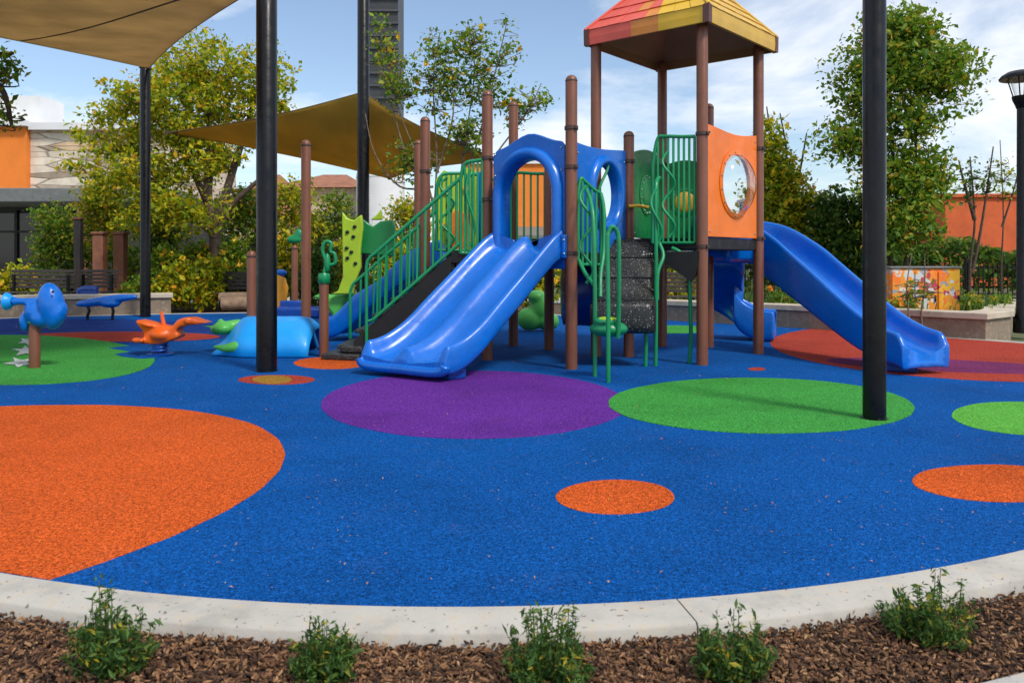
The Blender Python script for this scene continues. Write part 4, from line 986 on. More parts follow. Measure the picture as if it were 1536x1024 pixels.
LG_ = MB(); LG_.tube([P(334, 456, 18.6), P(352, 455, 18.6), P(385, 455, 18.6)], [.15, .16, .15], 14)
tag(LG_.build('log', 'log', origin=P(355, 468, 18.6), smooth=50), 'thick sawn log lying below the flower bed bench', 'log')
LG_ = MB(); LG_.tube([P(330, 446, 18.9), P(385, 445, 18.9)], .12, 12)
tag(LG_.build('log', 'log', origin=P(355, 462, 18.9), smooth=50), 'paler log stacked just under the bench seat', 'log')
for px_, yt_, Y_, w_, lab in ((150, 352, 20.0, .26, 'broad red-brown timber post with a carved top behind the seat wall'), (181, 352, 20.6, .26, 'tall red-brown timber post nearest the black sail pole'), (118, 330, 21.0, .18, 'slim dark timber post under the shop canopy edge')):
    x = P(px_, 0, Y_).x; z = P(0, yt_, Y_).z; t = thing('timber_post', lab, 'post', (x, Y_, 0))
    m = MB(); m.box((x, Y_, z / 2), (w_, w_, z)); m.build('shaft', 'timber' if w_ > .2 else 'slat', t, bevel=.02)
    m = MB(); m.prism([(x - w_ * .62, Y_ - w_ * .62), (x + w_ * .62, Y_ - w_ * .62), (x + w_ * .62, Y_ + w_ * .62), (x - w_ * .62, Y_ + w_ * .62)], z + .001, z + .07); m.build('post_cap', 'timber', t, bevel=.02)
# painted cabinet
yc = 14.0
PC = thing('utility_cabinet', 'utility cabinet painted in orange, yellow and grey patches beyond the planter wall', 'cabinet', (P(1385, 0, yc).x, yc, 0))
xa, xb = P(1336, 0, yc).x, P(1440, 0, yc).x; zt2 = 1.05
m = MB(); m.box(((xa + xb) / 2, yc + .3, zt2 / 2), (xb - xa, .6, zt2)); m.build('body', 'mural', PC, bevel=.015)
for k in range(3):
    xx = lerp(xa, xb, (k + .5) / 3); m = MB(); m.box((xx, yc - .012, zt2 / 2 + .02), ((xb - xa) / 3 - .04, .022, zt2 - .14)); dd = m.build('door', 'mural', PC, bevel=.006)
    m = MB(); m.box((xx + .16, yc - .035, zt2 / 2), (.025, .02, .12)); m.build('handle', 'black_pole', dd)
m = MB(); m.box(((xa + xb) / 2, yc + .3, zt2 + .02), (xb - xa + .05, .66, .035)); m.build('lid', 'canopy_grey', PC, bevel=.01)

# ------------------------------------------------------------------ vegetation
def leaf_mesh(pts, size, up_bias=.7, seed=1, long=1.7):
    """many separate leaves (folded diamonds) at the points"""
    r_ = np.random.default_rng(seed); n_ = len(pts); pts = np.asarray(pts)
    d = r_.normal(size=(n_, 3)); d /= np.linalg.norm(d, axis=1)[:, None]
    nrm = r_.normal(size=(n_, 3)); nrm[:, 2] += up_bias * 2; nrm -= d * (nrm * d).sum(1)[:, None]; nrm /= np.linalg.norm(nrm, axis=1)[:, None]
    s_ = np.cross(d, nrm); L_ = size * np.clip(r_.lognormal(-.05, .38, n_), .35, 2.0)[:, None]; w_ = L_ / long
    v = np.stack([pts - d * L_ * .5, pts - s_ * w_ * .5 + nrm * w_ * .12, pts + d * L_ * .5, pts + s_ * w_ * .5 + nrm * w_ * .12], 1).reshape(-1, 3)
    m = MB(); m.v = [tuple(x) for x in v.tolist()]; m.f = [(4 * i, 4 * i + 1, 4 * i + 2, 4 * i + 3) for i in range(n_)]; return m
def cloud(blobs, nclump, nleaf, spread, seed, shell=.55):
    """clump centres through the crown volume, leaves around them; returns (leaf points, clump centres)"""
    r_ = np.random.default_rng(seed); cs = []; vol = np.array([b[1][0] * b[1][1] * b[1][2] for b in blobs]); vol = vol ** .8; vol /= vol.sum()
    for i in range(nclump):
        c, rr_ = blobs[r_.choice(len(blobs), p=vol)]; d = r_.normal(size=3); d /= np.linalg.norm(d)
        cs.append(np.array(c) + d * np.array(rr_) * (shell + (1 - shell) * r_.random()) ** 1.0 * r_.uniform(.55, 1.05))
    cs = np.array(cs); out = []
    for c in cs:
        k = max(3, int(nleaf * r_.uniform(.4, 1.6))); sp = spread * r_.uniform(.6, 1.35)
        out.append(c + np.clip(r_.normal(size=(k, 3)), -1.7, 1.7) * sp * np.array([1, 1, .7]))
    return np.concatenate(out), cs
def branches(base_pts, cs, r0, seed, every=1, wig=.12, seg=5):
    """trunk polylines and a limb from the trunk to each clump"""
    r_ = random.Random(seed); m = MB(); nodes = []
    for tr in base_pts:
        p = cr(tr, 5); k = len(p); m.tube(p, [lerp(r0, r0 * .28, (i / (k - 1)) ** .8) for i in range(k)], 8); nodes += [(v, lerp(r0, r0 * .28, i / (k - 1))) for i, v in enumerate(p) if i > k * .3]
    for c in cs[::every]:
        c = Vector(c); best = min(nodes, key=lambda q_: (q_[0] - c).length + max(0, q_[0].z - c.z) * 1.6); a, ra = best
        mid = lerp(a, c, .5) + Vector((r_.gauss(0, wig), r_.gauss(0, wig), -.10 * (c - a).length))
        rb_ = min(ra * .55, .012 + .016 * (c - a).length); m.tube(cr([a, mid, c], 3), [lerp(rb_, .005, i / 6) for i in range(7)], seg, False)
        if (c - a).length > .5: nodes.append((mid, rb_ * .7))
    return m
def tree(name, label, loc, blobs, trunks, nclump, nleaf, spread, lsize, mat, seed, r0=.09, bark='bark', cat='tree', every=1, shell=.5, group=None, flowers=0, fmat='flower_y'):
    t = thing(name, label, cat, loc, group)
    lp_, cs = cloud(blobs, nclump, nleaf, spread, seed, shell)
    leaf_mesh(lp_, lsize, seed=seed).build('crown', mat, t, smooth=0)
    branches(trunks, cs, r0, seed, every).build('trunk' if cat == 'tree' else 'stem', bark, t, smooth=60)
    if flowers:
        r_ = np.random.default_rng(seed + 9); pk = lp_[r_.choice(len(lp_), flowers)] + r_.normal(size=(flowers, 3)) * .03
        leaf_mesh(np.repeat(pk, 3, 0) + r_.normal(size=(flowers * 3, 3)) * .02, lsize * 1.1, seed=seed + 5, long=1.2).build('blossom', fmat, t, smooth=0)
    return t
def pb(px, py, Y, rx, ry, rz=None):   # blob given in picture terms at depth Y
    p = P(px, py, Y); s_ = Y / F; return (tuple(p), (rx * s_, (rz if rz else rx * s_ * .8), ry * s_))
def rt(px, py, Y): return tuple(P(px, py, Y))
Y = 20.5
tree('broadleaf_tree', 'large yellow-green tree with spreading limbs behind the flower bed', (P(325, 0, Y).x, Y, 0),
     [pb(275, 150, Y, 120, 85), pb(190, 190, Y, 75, 80), pb(385, 130, Y, 60, 80), pb(300, 90, Y, 80, 50), pb(215, 270, Y - .4, 90, 60), pb(140, 260, Y - .3, 40, 60), pb(300, 235, Y, 90, 50), pb(400, 180, Y, 45, 60), pb(260, 320, Y - .5, 110, 35)],
     [[(P(318, 0, Y).x, Y, -.05), rt(320, 340, Y), rt(300, 280, Y), rt(260, 190, Y), rt(240, 120, Y)], [rt(320, 350, Y), rt(345, 270, Y), rt(370, 190, Y), rt(390, 120, Y)], [rt(310, 300, Y), rt(315, 220, Y), rt(310, 110, Y)], [rt(318, 345, Y), rt(250, 290, Y), rt(180, 230, Y)], [rt(320, 355, Y), rt(345, 310, Y), rt(400, 260, Y)]],
     470, 58, .20, .11, 'leaf_yg', 11, .15, every=1, shell=.45)
Y = 16.2
tree('broadleaf_tree', 'tall green multi-stemmed tree behind the front right black pole', (P(1350, 0, Y).x, Y, 0),
     [pb(1360, 90, Y, 95, 80), pb(1300, 130, Y, 60, 75), pb(1420, 110, Y, 45, 70), pb(1350, 50, Y, 60, 45), pb(1270, 210, Y, 50, 35), pb(1370, 190, Y, 60, 45), pb(1365, 290, Y - .3, 75, 75), pb(1345, 350, Y - .3, 65, 38), pb(1330, 250, Y, 55, 50), pb(1400, 250, Y, 40, 45)],
     [[(P(1345, 0, Y).x, Y, 0), rt(1335, 400, Y), rt(1345, 300, Y), rt(1335, 180, Y), rt(1330, 90, Y)], [(P(1362, 0, Y).x, Y, 0), rt(1358, 400, Y), rt(1372, 300, Y), rt(1375, 180, Y), rt(1390, 90, Y)], [(P(1330, 0, Y).x, Y + .1, 0), rt(1325, 400, Y), rt(1310, 280, Y), rt(1275, 200, Y)]],
     470, 52, .185, .10, 'leaf_gr', 12, .06, every=1, shell=.4)
Y = 13.6
sp = [[(P(655, 0, Y).x, Y, 0), rt(650, 330, Y), rt(640, 270, Y), rt(600, 170, Y), rt(575, 70, Y)], [rt(650, 330, Y), rt(655, 240, Y), rt(650, 120, Y), rt(660, 50, Y)], [(P(690, 0, Y).x, Y, 0), rt(690, 290, Y), rt(700, 200, Y), rt(712, 100, Y), rt(702, 30, Y)], [rt(690, 290, Y), rt(720, 200, Y), rt(745, 100, Y), rt(760, 35, Y)], [rt(700, 300, Y), rt(745, 230, Y), rt(790, 170, Y), rt(812, 125, Y)], [rt(650, 300, Y), rt(612, 240, Y), rt(585, 150, Y), rt(566, 100, Y)], [rt(655, 260, Y), rt(680, 170, Y), rt(672, 80, Y)], [rt(650, 280, Y), rt(600, 280, Y), rt(562, 230, Y), rt(548, 170, Y)]]
tree('sapling', 'slender sapling with thin upright stems and sparse leaves in front of the ochre sail', (P(660, 0, Y).x, Y, 0),
     [pb(665, 120, Y, 60, 80), pb(725, 120, Y, 50, 80), pb(600, 130, Y, 40, 70), pb(770, 160, Y, 40, 40), pb(700, 200, Y, 60, 40), pb(575, 70, Y, 25, 60), pb(705, 62, Y, 40, 45), pb(762, 70, Y, 28, 45), pb(655, 72, Y, 25, 40), pb(812, 150, Y, 22, 32), pb(620, 240, Y, 60, 40)],
     sp, 430, 13, .10, .075, 'leaf_gr', 13, .022, 'bark_pale', every=1, shell=.2, flowers=40)
Y = 18.0
tree('broadleaf_tree', 'yellow-flecked bushy tree just beside the head of the long slide', (P(1170, 0, Y).x, Y, 0),
     [pb(1165, 285, Y, 45, 70), pb(1195, 330, Y, 35, 55), pb(1150, 350, Y, 45, 45), pb(1150, 220, Y, 25, 50)], [[(P(1170, 0, Y).x, Y, 0), rt(1168, 380, Y), rt(1165, 280, Y), rt(1150, 160, Y)], [rt(1168, 380, Y), rt(1195, 280, Y), rt(1210, 200, Y)], [rt(1168, 330, Y), rt(1180, 240, Y), rt(1170, 170, Y)]],
     210, 60, .18, .11, 'leaf_yg', 14, .05)
Y = 17.4
tree('round_bush', 'dense green round bush left of the front right black pole', (P(1255, 0, Y).x, Y, 0),
     [pb(1258, 330, Y, 50, 62), pb(1262, 390, Y, 55, 55), pb(1240, 380, Y, 35, 60)], [[(P(1255, 0, Y).x, Y, 0), rt(1255, 380, Y), rt(1258, 300, Y)]],
     220, 60, .16, .10, 'leaf_dk', 15, .05, cat='bush')
Y = 18.6
tree('bare_tree', 'thin nearly bare tree in front of the red-orange building', (P(1458, 0, Y).x, Y, 0),
     [pb(1455, 280, Y, 35, 50), pb(1480, 270, Y, 25, 60)], [[(P(1455, 0, Y).x, Y, 0), rt(1455, 400, Y), rt(1462, 330, Y), rt(1455, 235, Y)], [rt(1458, 410, Y), rt(1472, 340, Y), rt(1490, 220, Y)], [rt(1462, 330, Y), rt(1445, 270, Y), rt(1438, 240, Y)]],
     40, 8, .12, .09, 'leaf_dk', 16, .05, every=1, shell=.2)
tree('bare_tree', 'wispy thin-leaved young tree next to the street lamp', (P(1500, 0, 19).x, 19, 0),
     [pb(1505, 270, 19, 30, 60)], [[(P(1503, 0, 19).x, 19, 0), rt(1502, 400, 19), rt(1505, 320, 19), rt(1500, 210, 19)], [rt(1503, 340, 19), rt(1522, 280, 19), rt(1530, 240, 19)]], 36, 6, .1, .08, 'leaf_yg', 17, .03, shell=.2)
for px_, Y_, yt_, hw_, lab, mt in ((150, 22.0, 262, 40, 'thin yellow-green young tree between the carved timber posts', 'leaf_yg'), (88, 22.4, 292, 44, 'leafy young tree shading the shop window and bench', 'leaf_gr'), (240, 21.6, 285, 34, 'young tree close beside the black sail pole', 'leaf_gr'), (440, 22.0, 262, 48, 'young yellowing tree in front of the long cream shop', 'leaf_yg'), (504, 22.6, 276, 40, 'young tree between the shop awning and white silo', 'leaf_gr'), (366, 22.3, 268, 46, 'young tree screening the clay roofed house', 'leaf_gr'), (612, 21.5, 280, 40, 'young tree behind the stair rails and white silo', 'leaf_yg')):
    tree('young_tree', lab, (P(px_, 0, Y_).x, Y_, 0), [pb(px_, yt_ + 40, Y_, hw_, 42), pb(px_ - hw_ * .5, yt_ + 80, Y_, hw_ * .7, 36), pb(px_ + hw_ * .4, yt_ + 75, Y_, hw_ * .7, 40)],
         [[(P(px_, 0, Y_).x, Y_, -.07), rt(px_ + 2, 400, Y_), rt(px_ - 3, 340, Y_), rt(px_ + 2, yt_ + 10, Y_)], [rt(px_, 380, Y_), rt(px_ + hw_ * .4, 330, Y_), rt(px_ + hw_ * .6, yt_ + 40, Y_)], [rt(px_, 390, Y_), rt(px_ - hw_ * .4, 340, Y_), rt(px_ - hw_ * .7, yt_ + 50, Y_)]],
         140, 24, .17, .095, mt, 200 + int(px_), .035, shell=.25)
# overhanging branch at far left: a tree standing just outside the frame
Y = 13.0
tree('broadleaf_tree', 'leafy tree whose drooping branches hang in front of the orange shop wall', (P(-150, 0, Y).x, Y, 0),
     [pb(-20, 105, Y, 52, 48), pb(-90, 60, Y, 80, 80), pb(5, 170, Y, 30, 36), pb(12, 90, Y, 25, 28)], [[(P(-150, 0, Y).x, Y, 0), rt(-150, 250, Y), rt(-130, 120, Y), rt(-80, 60, Y)], [rt(-140, 150, Y), rt(-60, 90, Y), rt(20, 80, Y)], [rt(-60, 90, Y), rt(0, 130, Y), rt(18, 190, Y)]],
     120, 22, .12, .085, 'leaf_gr', 18, .09, shell=.3)
# flower bed plants
beds = [(240, 20.0, 360, 26, 'tall leafy plant beside the black sail pole', 'leaf_gr'), (262, 19.2, 385, 26, 'low yellow-flowered plant behind the orange winged rider', 'leaf_yg'), (285, 20.6, 352, 28, 'upright plant under the yellow-green tree trunk', 'leaf_gr'),
        (310, 19.4, 372, 24, 'yellow-flowered plant at the near end of the flower bed bench', 'leaf_yg'), (345, 20.8, 340, 32, 'tall bushy plant directly behind the flower bed bench', 'leaf_gr'), (428, 20.4, 335, 34, 'dense plant filling the gap between the black pole and tall lone brown post', 'leaf_yg'),
        (478, 20.0, 355, 32, 'dark plant mass behind the vine-topped post', 'leaf_dk'), (505, 21.0, 350, 28, 'orange-tinged plant behind the lime climbing panel', 'leaf_yg'), (205, 19.3, 420, 22, 'small plant at the end of the seat wall', 'leaf_gr'), (588, 20.0, 350, 34, 'plant seen through the stair rails', 'leaf_yg'), (660, 20.0, 360, 36, 'bushy plant seen between the stair rail bars and lime panel', 'leaf_gr'),
        (800, 19.5, 385, 34, 'leafy plant seen through the blue arch', 'leaf_yg'), (1010, 19.5, 405, 30, 'orange-flowered plant seen under the roofed tower deck', 'leaf_yg'), (60, 21.0, 400, 34, 'dark plant against the shop window', 'leaf_dk'), (20, 20.0, 395, 30, 'yellow-green plant at the shop corner', 'leaf_yg'), (380, 20.0, 385, 26, 'plant hidden partly by the thick black pole', 'leaf_gr')]
for i, (px_, Y_, yt_, hw_, lab, mt) in enumerate(beds):
    yb_ = HY + CAMH * F / Y_; s_ = (yb_ - yt_) / 2
    stems = [[(P(px_ + k * hw_ * .3, 0, Y_).x, Y_, -.07), rt(px_ + k * hw_ * .4, yb_ - s_, Y_), rt(px_ + k * hw_ * .8, yt_ + 10, Y_)] for k in (-1, 0, 1)]
    tree('flowering_plant', lab, (P(px_, 0, Y_).x, Y_, 0), [pb(px_, yb_ - s_ * .85, Y_, hw_, s_ * .95), pb(px_ + hw_ * .3, yt_ + s_ * .6, Y_, hw_ * .6, s_ * .6), pb(px_ - hw_ * .5, yb_ - s_ * .6, Y_, hw_ * .6, s_ * .6)], stems, 95, 30, .15, .11, mt, 100 + i, .018, cat='plant', every=2, shell=.3, flowers=44 if mt != 'leaf_dk' else 8, fmat='flower_o' if i in (7, 12) else 'flower_y', group='plants in the beds beyond the rubber')
# planter growth on the right
gp = MB(); r_ = random.Random(5)
for i in range(2600):
    t = r_.random() ** .8; a = lerp(Vector((3.4, 16.2, 0)), Vector((7.3, 12.5, 0)), t); x = a.x + r_.uniform(.1, 3.5); y = a.y + r_.uniform(.15, 2.5)
    if 6.5 < x < 7.95 and 13.6 < y < 14.8: continue
    if x - 7.5 > (y - 12.2) * .62: continue
    h = r_.uniform(.15, .5); dx, dy = r_.gauss(0, .09), r_.gauss(0, .09); w_ = .014
    z0_ = .11
    gp.add([(x - w_, y, z0_), (x + w_, y, z0_), (x + dx + .3 * w_, y + dy, z0_ + h), (x + dx * .8 - .3 * w_, y + dy, z0_ + h * .96)], [(0, 1, 2, 3)])
tag(gp.build('grass', 'leaf_grass', smooth=0), kind='stuff')
sb = MB(); sb.prism([(1.6, 17.9), (4.9, 14.85), (7.13, 12.4), (7.6, 12.8), (9.4, 15.7), (9.0, 20), (3, 20)], -.06, .12); struct('planter_soil', sb, 'bed', smooth=0)
for i, (px_, Y_, lab) in enumerate(((1180, 15.6, 'orange-flowered plant on the planter behind the long slide'), (1300, 14.4, 'low flowering plant on the planter left of the front black pole'), (1355, 13.6, 'flowering plant rooted before the painted cabinet'), (1455, 14.2, 'leafy planter plant near the wall corner'), (1500, 14.6, 'yellow-flowered planter plant nearest the street lamp'), (1230, 15.0, 'small leafy plant on the planter under the dark round bush'))):
    b_ = Vector((P(px_, 0, Y_).x, Y_, .11)); s_ = Y_ / F
    tree('flowering_plant', lab, tuple(b_), [((b_.x, b_.y, .40), (.28, .25, .24))], [[tuple(b_), (b_.x, b_.y, .4), (b_.x + .05, b_.y, .62)]], 26, 16, .07, .07, 'leaf_gr', 140 + i, .012, cat='plant', every=2, shell=.3, flowers=16, fmat='flower_o' if i in (0, 2) else 'flower_y', group='plants on the concrete planter')
for i, (px_, lab) in enumerate(((1366, 'slim grey stem sapling before the planter wall'), (1385, 'thin forked sapling against the planter wall next to the slide exit'))):
    Y_ = 12.6; x = P(px_, 0, Y_).x
    tree('sapling', lab, (x, Y_, 0), [pb(px_, 440, Y_, 14, 30)], [[(x, Y_, -.02), rt(px_ - 3, 470, Y_), rt(px_ - 6 + 8 * i, 430, Y_), rt(px_ + 2, 380, Y_)]], 14, 7, .06, .06, 'leaf_gr', 160 + i, .022, 'bark_pale', shell=.2)
# hedges at the back
def hedge(label, x0, x1, Y_, h, mat, seed, d=1.2, n_=5200, size=.2):
    r_ = np.random.default_rng(seed); p = np.stack([r_.uniform(x0, x1, n_), Y_ + r_.uniform(0, d, n_), np.zeros(n_)], 1)
    top_ = h * (.84 + .16 * np.sin(p[:, 0] * 1.3 + seed) * np.cos(p[:, 0] * .53)); p[:, 2] = top_ * r_.random(n_) ** .6
    t = thing('hedge', label, 'hedge', ((x0 + x1) / 2, Y_, 0)); leaf_mesh(p, size, seed=seed).build('foliage', mat, t, smooth=0)
    m = MB()
    for k in range(int((x1 - x0) / 1.2) + 1): m.tube([(x0 + k * 1.2, Y_ + d / 2, -.1), (x0 + k * 1.2 + .1, Y_ + d / 2, h * .75)], [.05, .02], 6)
    m.build('stem', 'bark', t)
hedge('long dark hedge below the red-orange building', 12.0, 26, 29.5, 2.1, 'leaf_dk', 21, 1.4, 7000, .24)
hedge('dark hedge behind the round bush and long slide', 5.6, 12.2, 24.0, 2.6, 'leaf_dk', 22, 1.4, 6500, .2)
hedge('hedge at the back of the flower bed', -13.5, -3.2, 22.4, 1.75, 'leaf_gr', 23, .8, 7000, .16)
hedge('hedge behind the tower decks', -3.0, 5.2, 22.6, 1.45, 'leaf_gr', 24, .8, 5000, .16)

FN = thing('metal_fence', 'thin dark picket fence running behind the planter wall and round bush', 'fence', (9, 21.4, 0))
m = MB(); x0_, x1_ = 2.6, 17.0
k = 0
while x0_ + k * .13 < x1_: m.box((x0_ + k * .13, 21.4, .55), (.022, .022, 1.15)); k += 1
m.build('picket_panel', 'black_pole', FN, smooth=0)
for z in (.18, 1.0): m = MB(); m.box(((x0_ + x1_) / 2, 21.425, z), (x1_ - x0_, .03, .045)); m.build('rail', 'black_pole', FN, smooth=0)
for k in range(7): m = MB(); m.box((x0_ + .05 + k * (x1_ - x0_ - .1) / 6, 21.46, .60), (.07, .07, 1.35)); m.build('post', 'black_pole', FN, smooth=0)
# foreground shrubs in the mulch
def shrub(px, ybase, ytop, wpx, label, seed):
    b_ = G(px, ybase, -.05); Y_ = b_.y; s_ = Y_ / F; h = (ybase - ytop) * s_; w_ = wpx * s_ * .56
    r_ = random.Random(seed); t = thing('low_shrub', label, 'shrub', tuple(b_), 'shrubs in the bark mulch')
    st_ = MB(); pts = []
    for k in range(64):
        a = r_.uniform(0, 6.28); q_ = math.sqrt(r_.random()); tall = r_.random() < .26
        hh = h * (r_.uniform(.70, 1.05) if tall else r_.uniform(.28, .64)); ex = w_ * q_ * (1.0 if not tall else .75)
        tip = Vector((b_.x + ex * math.cos(a), b_.y + ex * math.sin(a) * .9, b_.z + hh)); base_ = Vector((b_.x + ex * .25 * math.cos(a), b_.y + ex * .25 * math.sin(a), b_.z))
        mid = lerp(base_, tip, .5) + Vector((ex * .22 * math.cos(a), ex * .22 * math.sin(a), 0)); c_ = cr([base_, mid, tip], 6); st_.tube(c_, [lerp(.0026, .0010, i / 12) for i in range(13)], 5, False)
        for i, p in enumerate(c_):
            for _ in range((4 if i > 3 else 2) if not tall else (2 if i < 8 else 3)): pts.append((p.x + r_.gauss(0, .009), p.y + r_.gauss(0, .009), max(b_.z + .006, p.z + r_.gauss(0, .009))))
    leaf_mesh(pts, .022, seed=seed, long=3.0).build('foliage', 'leaf_sh', t, smooth=0); st_.build('stem', 'leaf_sh', t, smooth=60)
shrub(168, 1014, 884, 112, 'low shrub with a tall wispy shoot at the left end of the mulch', 31)
shrub(488, 1022, 928, 92, 'smallest low shrub in the mulch, its grassy tips over the kerb', 32)
shrub(822, 1032, 908, 125, 'broad low shrub in the mulch facing the middle of the kerb', 33)
shrub(1098, 1022, 922, 108, 'low shrub in the mulch beside the kerb joint', 34)
shrub(1392, 962, 866, 122, 'dense round low shrub in the mulch near the concrete path corner', 35)

# ------------------------------------------------------------------ buildings
def bld(name, label, loc, cat='building'): return thing(name, label, cat, loc)
Yb = 28.0
SB = bld('shop_building', 'shop building with an orange wall, pale stone wall and dark canopy', (-17, Yb, 0))
xa, xm, xe = -27.0, P(40, 0, Yb).x, P(262, 0, Yb).x; z1, z2, z3 = 2.95, 3.53, 5.75
m = MB(); m.box(((xa + xm) / 2, Yb + 3, (z2 + 5.85) / 2), (xm - xa, 6, 5.85 - z2)); m.build('orange_wall', 'stucco_or', SB, smooth=0)
m = MB(); m.box(((xm + xe) / 2 + .005, Yb + 3.2, (z2 + z3) / 2), (xe - xm - .01, 6, z3 - z2)); m.build('stone_wall', 'stone', SB, smooth=0)
m = MB(); m.box(((xm + xe) / 2 + .08, Yb + 3.1, z3 + .13), (xe - xm, 6.3, .25)); m.box(((xa + xm) / 2, Yb + 2.9, 5.85 + .11), (xm - xa + .2, 6.3, .2)); m.box((xm - 1.2, Yb + 1.4, 6.55), (2.6, 1.5, 1.05)); m.build('parapet', 'stucco_white', SB, smooth=0)
m = MB(); m.box(((xa + xe) / 2 + .3, Yb - .9, 3.3), (xe - xa + .6, 2.6, .45)); m.build('canopy', 'canopy_grey', SB, smooth=0, bevel=.03)
m = MB(); m.box(((xa + xe) / 2, Yb + 3.1, 1.5), (xe - xa, 5.6, 4.08)); m.build('shop_wall', 'dark_metal', SB, smooth=0)
nb_ = 8
for k in range(nb_):
    x0_, x1_ = lerp(xa, xe, k / nb_), lerp(xa, xe, (k + 1) / nb_)
    m = MB(); m.box(((x0_ + x1_) / 2, Yb + .27, 1.5), (x1_ - x0_ - .12, .06, 2.7)); wdw = m.build('window', 'shopglass', SB, smooth=0)
    m = MB(); m.box((x0_ + .03, Yb + .22, 1.5), (.1, .12, 2.9)); m.box(((x0_ + x1_) / 2, Yb + .22, 2.2), (x1_ - x0_ - .1, .07, .07)); m.build('window_frame', 'black_pole', wdw, smooth=0)
for k, px_ in enumerate((-40, 125, 250)):
    x = P(px_, 0, Yb - 2).x; m = MB(); m.box((x, Yb - 2.0, 1.52), (.3, .3, 3.1)); m.build('column', 'timber', SB, bevel=.02)
def simple_house(label, px0, px1, Y_, ytop, mat, depth=6, roof=None, yridge=None, awn=None, wins=0, capmat='stucco_white'):
    x0_, x1_ = P(px0, 0, Y_).x, P(px1, 0, Y_).x; zt = P(0, ytop, Y_).z; t = bld('building', label, ((x0_ + x1_) / 2, Y_, 0))
    m = MB(); m.box(((x0_ + x1_) / 2, Y_ + depth / 2, zt / 2), (x1_ - x0_, depth, zt)); m.build('wall', mat, t, smooth=0)
    if roof:
        zr = P(0, yridge, Y_ + depth / 2).z; m = MB(); e = .4
        vs = [(x0_ - e, Y_ - e, zt), (x1_ + e, Y_ - e, zt), (x1_ + e, Y_ + depth + e, zt), (x0_ - e, Y_ + depth + e, zt), (x0_ + 1.2, Y_ + depth / 2, zr), (x1_ - 1.2, Y_ + depth / 2, zr)]
        m.add(vs, [(0, 1, 5, 4), (1, 2, 5), (2, 3, 4, 5), (3, 0, 4), (3, 2, 1, 0)]); m.build('roof', roof, t, smooth=0)
    else:
        m = MB(); m.box(((x0_ + x1_) / 2, Y_ + depth / 2, zt + .08), (x1_ - x0_ + .25, depth + .25, .16)); m.build('parapet', capmat, t, smooth=0)
    for k in range(wins):
        xx = lerp(x0_, x1_, (k + .5) / wins); ww = (x1_ - x0_) / wins * .55
        m = MB(); m.box((xx, Y_ - .01, 1.35), (ww, .08, 1.7)); wn = m.build('window', 'shopglass', t, smooth=0)
        m = MB(); m.box((xx, Y_ - .03, 2.25), (ww + .16, .12, .1)); m.build('lintel', 'stucco_white', wn, smooth=0); m = MB(); m.box((xx, Y_ - .03, .46), (ww + .16, .14, .08)); m.build('sill', 'stucco_white', wn, smooth=0)
    if awn:
        za = P(0, awn, Y_).z; m = MB(); m.add([(x0_, Y_ - 1.4, za - .45), (x1_, Y_ - 1.4, za - .45), (x1_, Y_ - .02, za), (x0_, Y_ - .02, za), (x0_, Y_ - 1.4, za - .6), (x1_, Y_ - 1.4, za - .6), (x1_, Y_ - .02, za - .15), (x0_, Y_ - .02, za - .15)], [(0, 1, 2, 3), (4, 5, 6, 7), (0, 1, 5, 4), (1, 2, 6, 5), (0, 3, 7, 4)]); m.build('awning', 'canopy_grey', t, smooth=0)
    return t
simple_house('tan house with a clay hip roof behind the flower bed', 330, 432, 33, 322, 'stucco_cream', 6, 'tile_roof', 262, wins=3)
simple_house('long cream shop with a grey awning behind the lone tall post', 418, 536, 36, 282, 'stucco_cream', 7, 'tile_roof', 262, awn=318, wins=4)
simple_house('cream house with white parapet left of the yellow-green tree trunk', 225, 330, 38, 330, 'stucco_cream', 6, wins=3)
simple_house('orange shop building seen through the blue arch', 700, 862, 38, 246, 'stucco_or', 7, wins=4, awn=340)
simple_house('red-orange building beyond the long hedge', 1418, 1720, 37, 296, 'stucco_red', 8, capmat='stucco_red')
simple_house('small white building behind the yellow-flecked bushy tree', 1160, 1236, 40, 292, 'stucco_white', 6, wins=2)
x, Yt = P(571, 0, 35).x, 35
WT = bld('silo', 'white round-topped silo tower behind the ochre sail', (x, Yt, 0), 'silo'); rr_ = 36 * Yt / F; zt = P(0, 268, Yt).z
m = MB(); m.lathe((x, Yt, 0), [(rr_, 0), (rr_, zt)], 28); m.build('wall', 'stucco_white', WT, smooth=45)
m = MB(); m.lathe((x, Yt, zt + .002), [(rr_ * 1.02, 0)] + [(rr_ * math.cos(rad(a)), .05 + rr_ * .85 * math.sin(rad(a))) for a in range(10, 90, 12)], 28); m.build('roof', 'stucco_white', WT, smooth=60)
Yt = 45; x0_, x1_ = P(553, 0, Yt).x, P(597, 0, Yt).x
DT = bld('tower', 'tall dark clad tower rising behind the tall black pole', ((x0_ + x1_) / 2, Yt, 0), 'tower')
m = MB(); m.box(((x0_ + x1_) / 2, Yt + 1.2, 9), (x1_ - x0_, 2.4, 18)); m.build('wall', 'dark_metal', DT, smooth=0)
for k in range(20):
    m = MB(); m.box(((x0_ + x1_) / 2, Yt - .06, 4 + k * .7), (x1_ - x0_ + .1, .14, .12)); m.build('louvre', 'louvre_grey', DT, smooth=0)

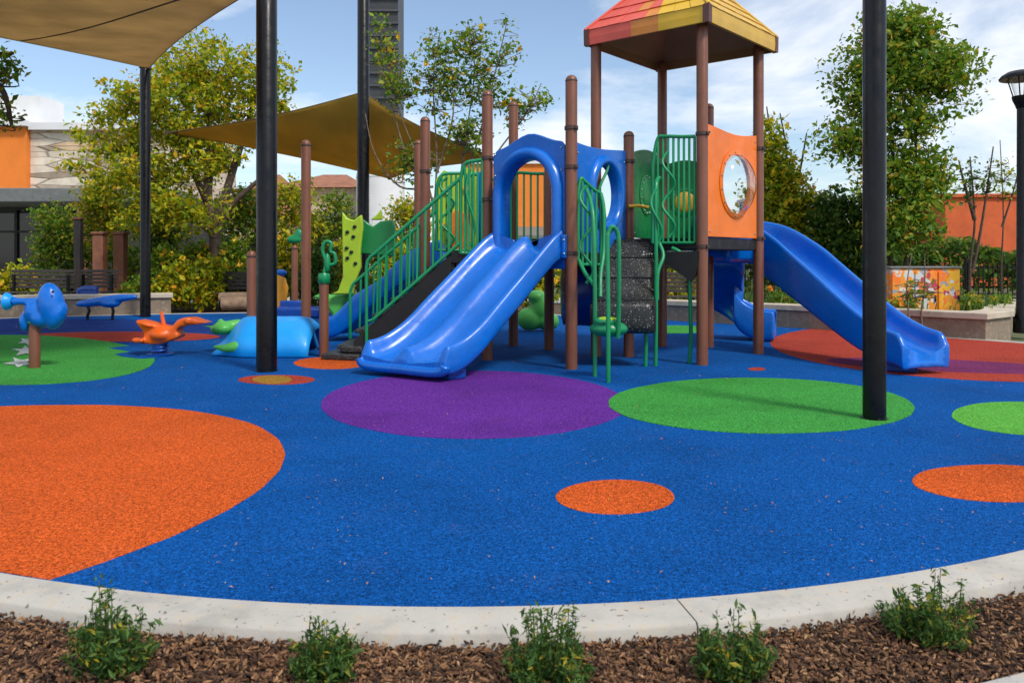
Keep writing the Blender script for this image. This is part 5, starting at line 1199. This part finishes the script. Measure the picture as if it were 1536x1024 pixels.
# ------------------------------------------------------------------ sky, sun, camera
AZ, EL = rad(140), rad(50)
sd = Vector((math.sin(AZ) * math.cos(EL), math.cos(AZ) * math.cos(EL), math.sin(EL)))
w = bpy.data.worlds.new("World"); S.world = w; w.use_nodes = True; nt = w.node_tree; L = nt.links
bg = nt.nodes['Background']; bg.inputs[1].default_value = .14
sk = nt.nodes.new('ShaderNodeTexSky'); sk.sky_type = 'NISHITA'; sk.sun_disc = False; sk.sun_elevation = EL; sk.sun_rotation = AZ; sk.air_density = 1.0; sk.dust_density = .8; sk.ozone_density = 1.6
tc = nt.nodes.new('ShaderNodeTexCoord'); sep = nt.nodes.new('ShaderNodeSeparateXYZ'); L.new(tc.outputs['Generated'], sep.inputs[0])
mx = N(nt, 'ShaderNodeMath', operation='ADD'); mx.inputs[1].default_value = .22; L.new(sep.outputs[2], mx.inputs[0])
dx = N(nt, 'ShaderNodeMath', operation='DIVIDE'); L.new(sep.outputs[0], dx.inputs[0]); L.new(mx.outputs[0], dx.inputs[1])
dy = N(nt, 'ShaderNodeMath', operation='DIVIDE'); L.new(sep.outputs[1], dy.inputs[0]); L.new(mx.outputs[0], dy.inputs[1])
cb = nt.nodes.new('ShaderNodeCombineXYZ'); L.new(dx.outputs[0], cb.inputs[0]); L.new(dy.outputs[0], cb.inputs[1]); cb.inputs[2].default_value = 3.1
nz = N(nt, 'ShaderNodeTexNoise', Scale=1.15, Detail=7.0, Roughness=.56, Distortion=.3); L.new(cb.outputs[0], nz.inputs['Vector'])
cr1 = ramp(nt, [(.44, .03), (.60, .95)]); L.new(nz.outputs['Fac'], cr1.inputs[0])
mc = mixc(nt, cr1.outputs[0], sk.outputs[0], (6.4, 6.6, 7.0)); L.new(mc, bg.inputs[0])
su = bpy.data.lights.new('sun', 'SUN'); su.energy = 2.6; su.angle = rad(10); su.color = (1, .93, .83)
so = bpy.data.objects.new('sun', su); COL.objects.link(so); so.rotation_euler = sd.to_track_quat('Z', 'Y').to_euler()
cam = bpy.data.cameras.new('camera'); co = bpy.data.objects.new('camera', cam); COL.objects.link(co); S.camera = co
co.location = (0, 0, CAMH); co.rotation_euler = (rad(90), 0, 0); cam.sensor_width = 36; cam.lens = F / 1536 * 36; cam.shift_y = (HY - 512) / 1536; cam.clip_end = 2000; cam.clip_start = .05
cam.dof.use_dof = True; cam.dof.focus_distance = 7.0; cam.dof.aperture_fstop = 5.0
S.view_settings.view_transform = 'Standard'; S.view_settings.look = 'None'; S.view_settings.exposure = .25; S.view_settings.gamma = 1
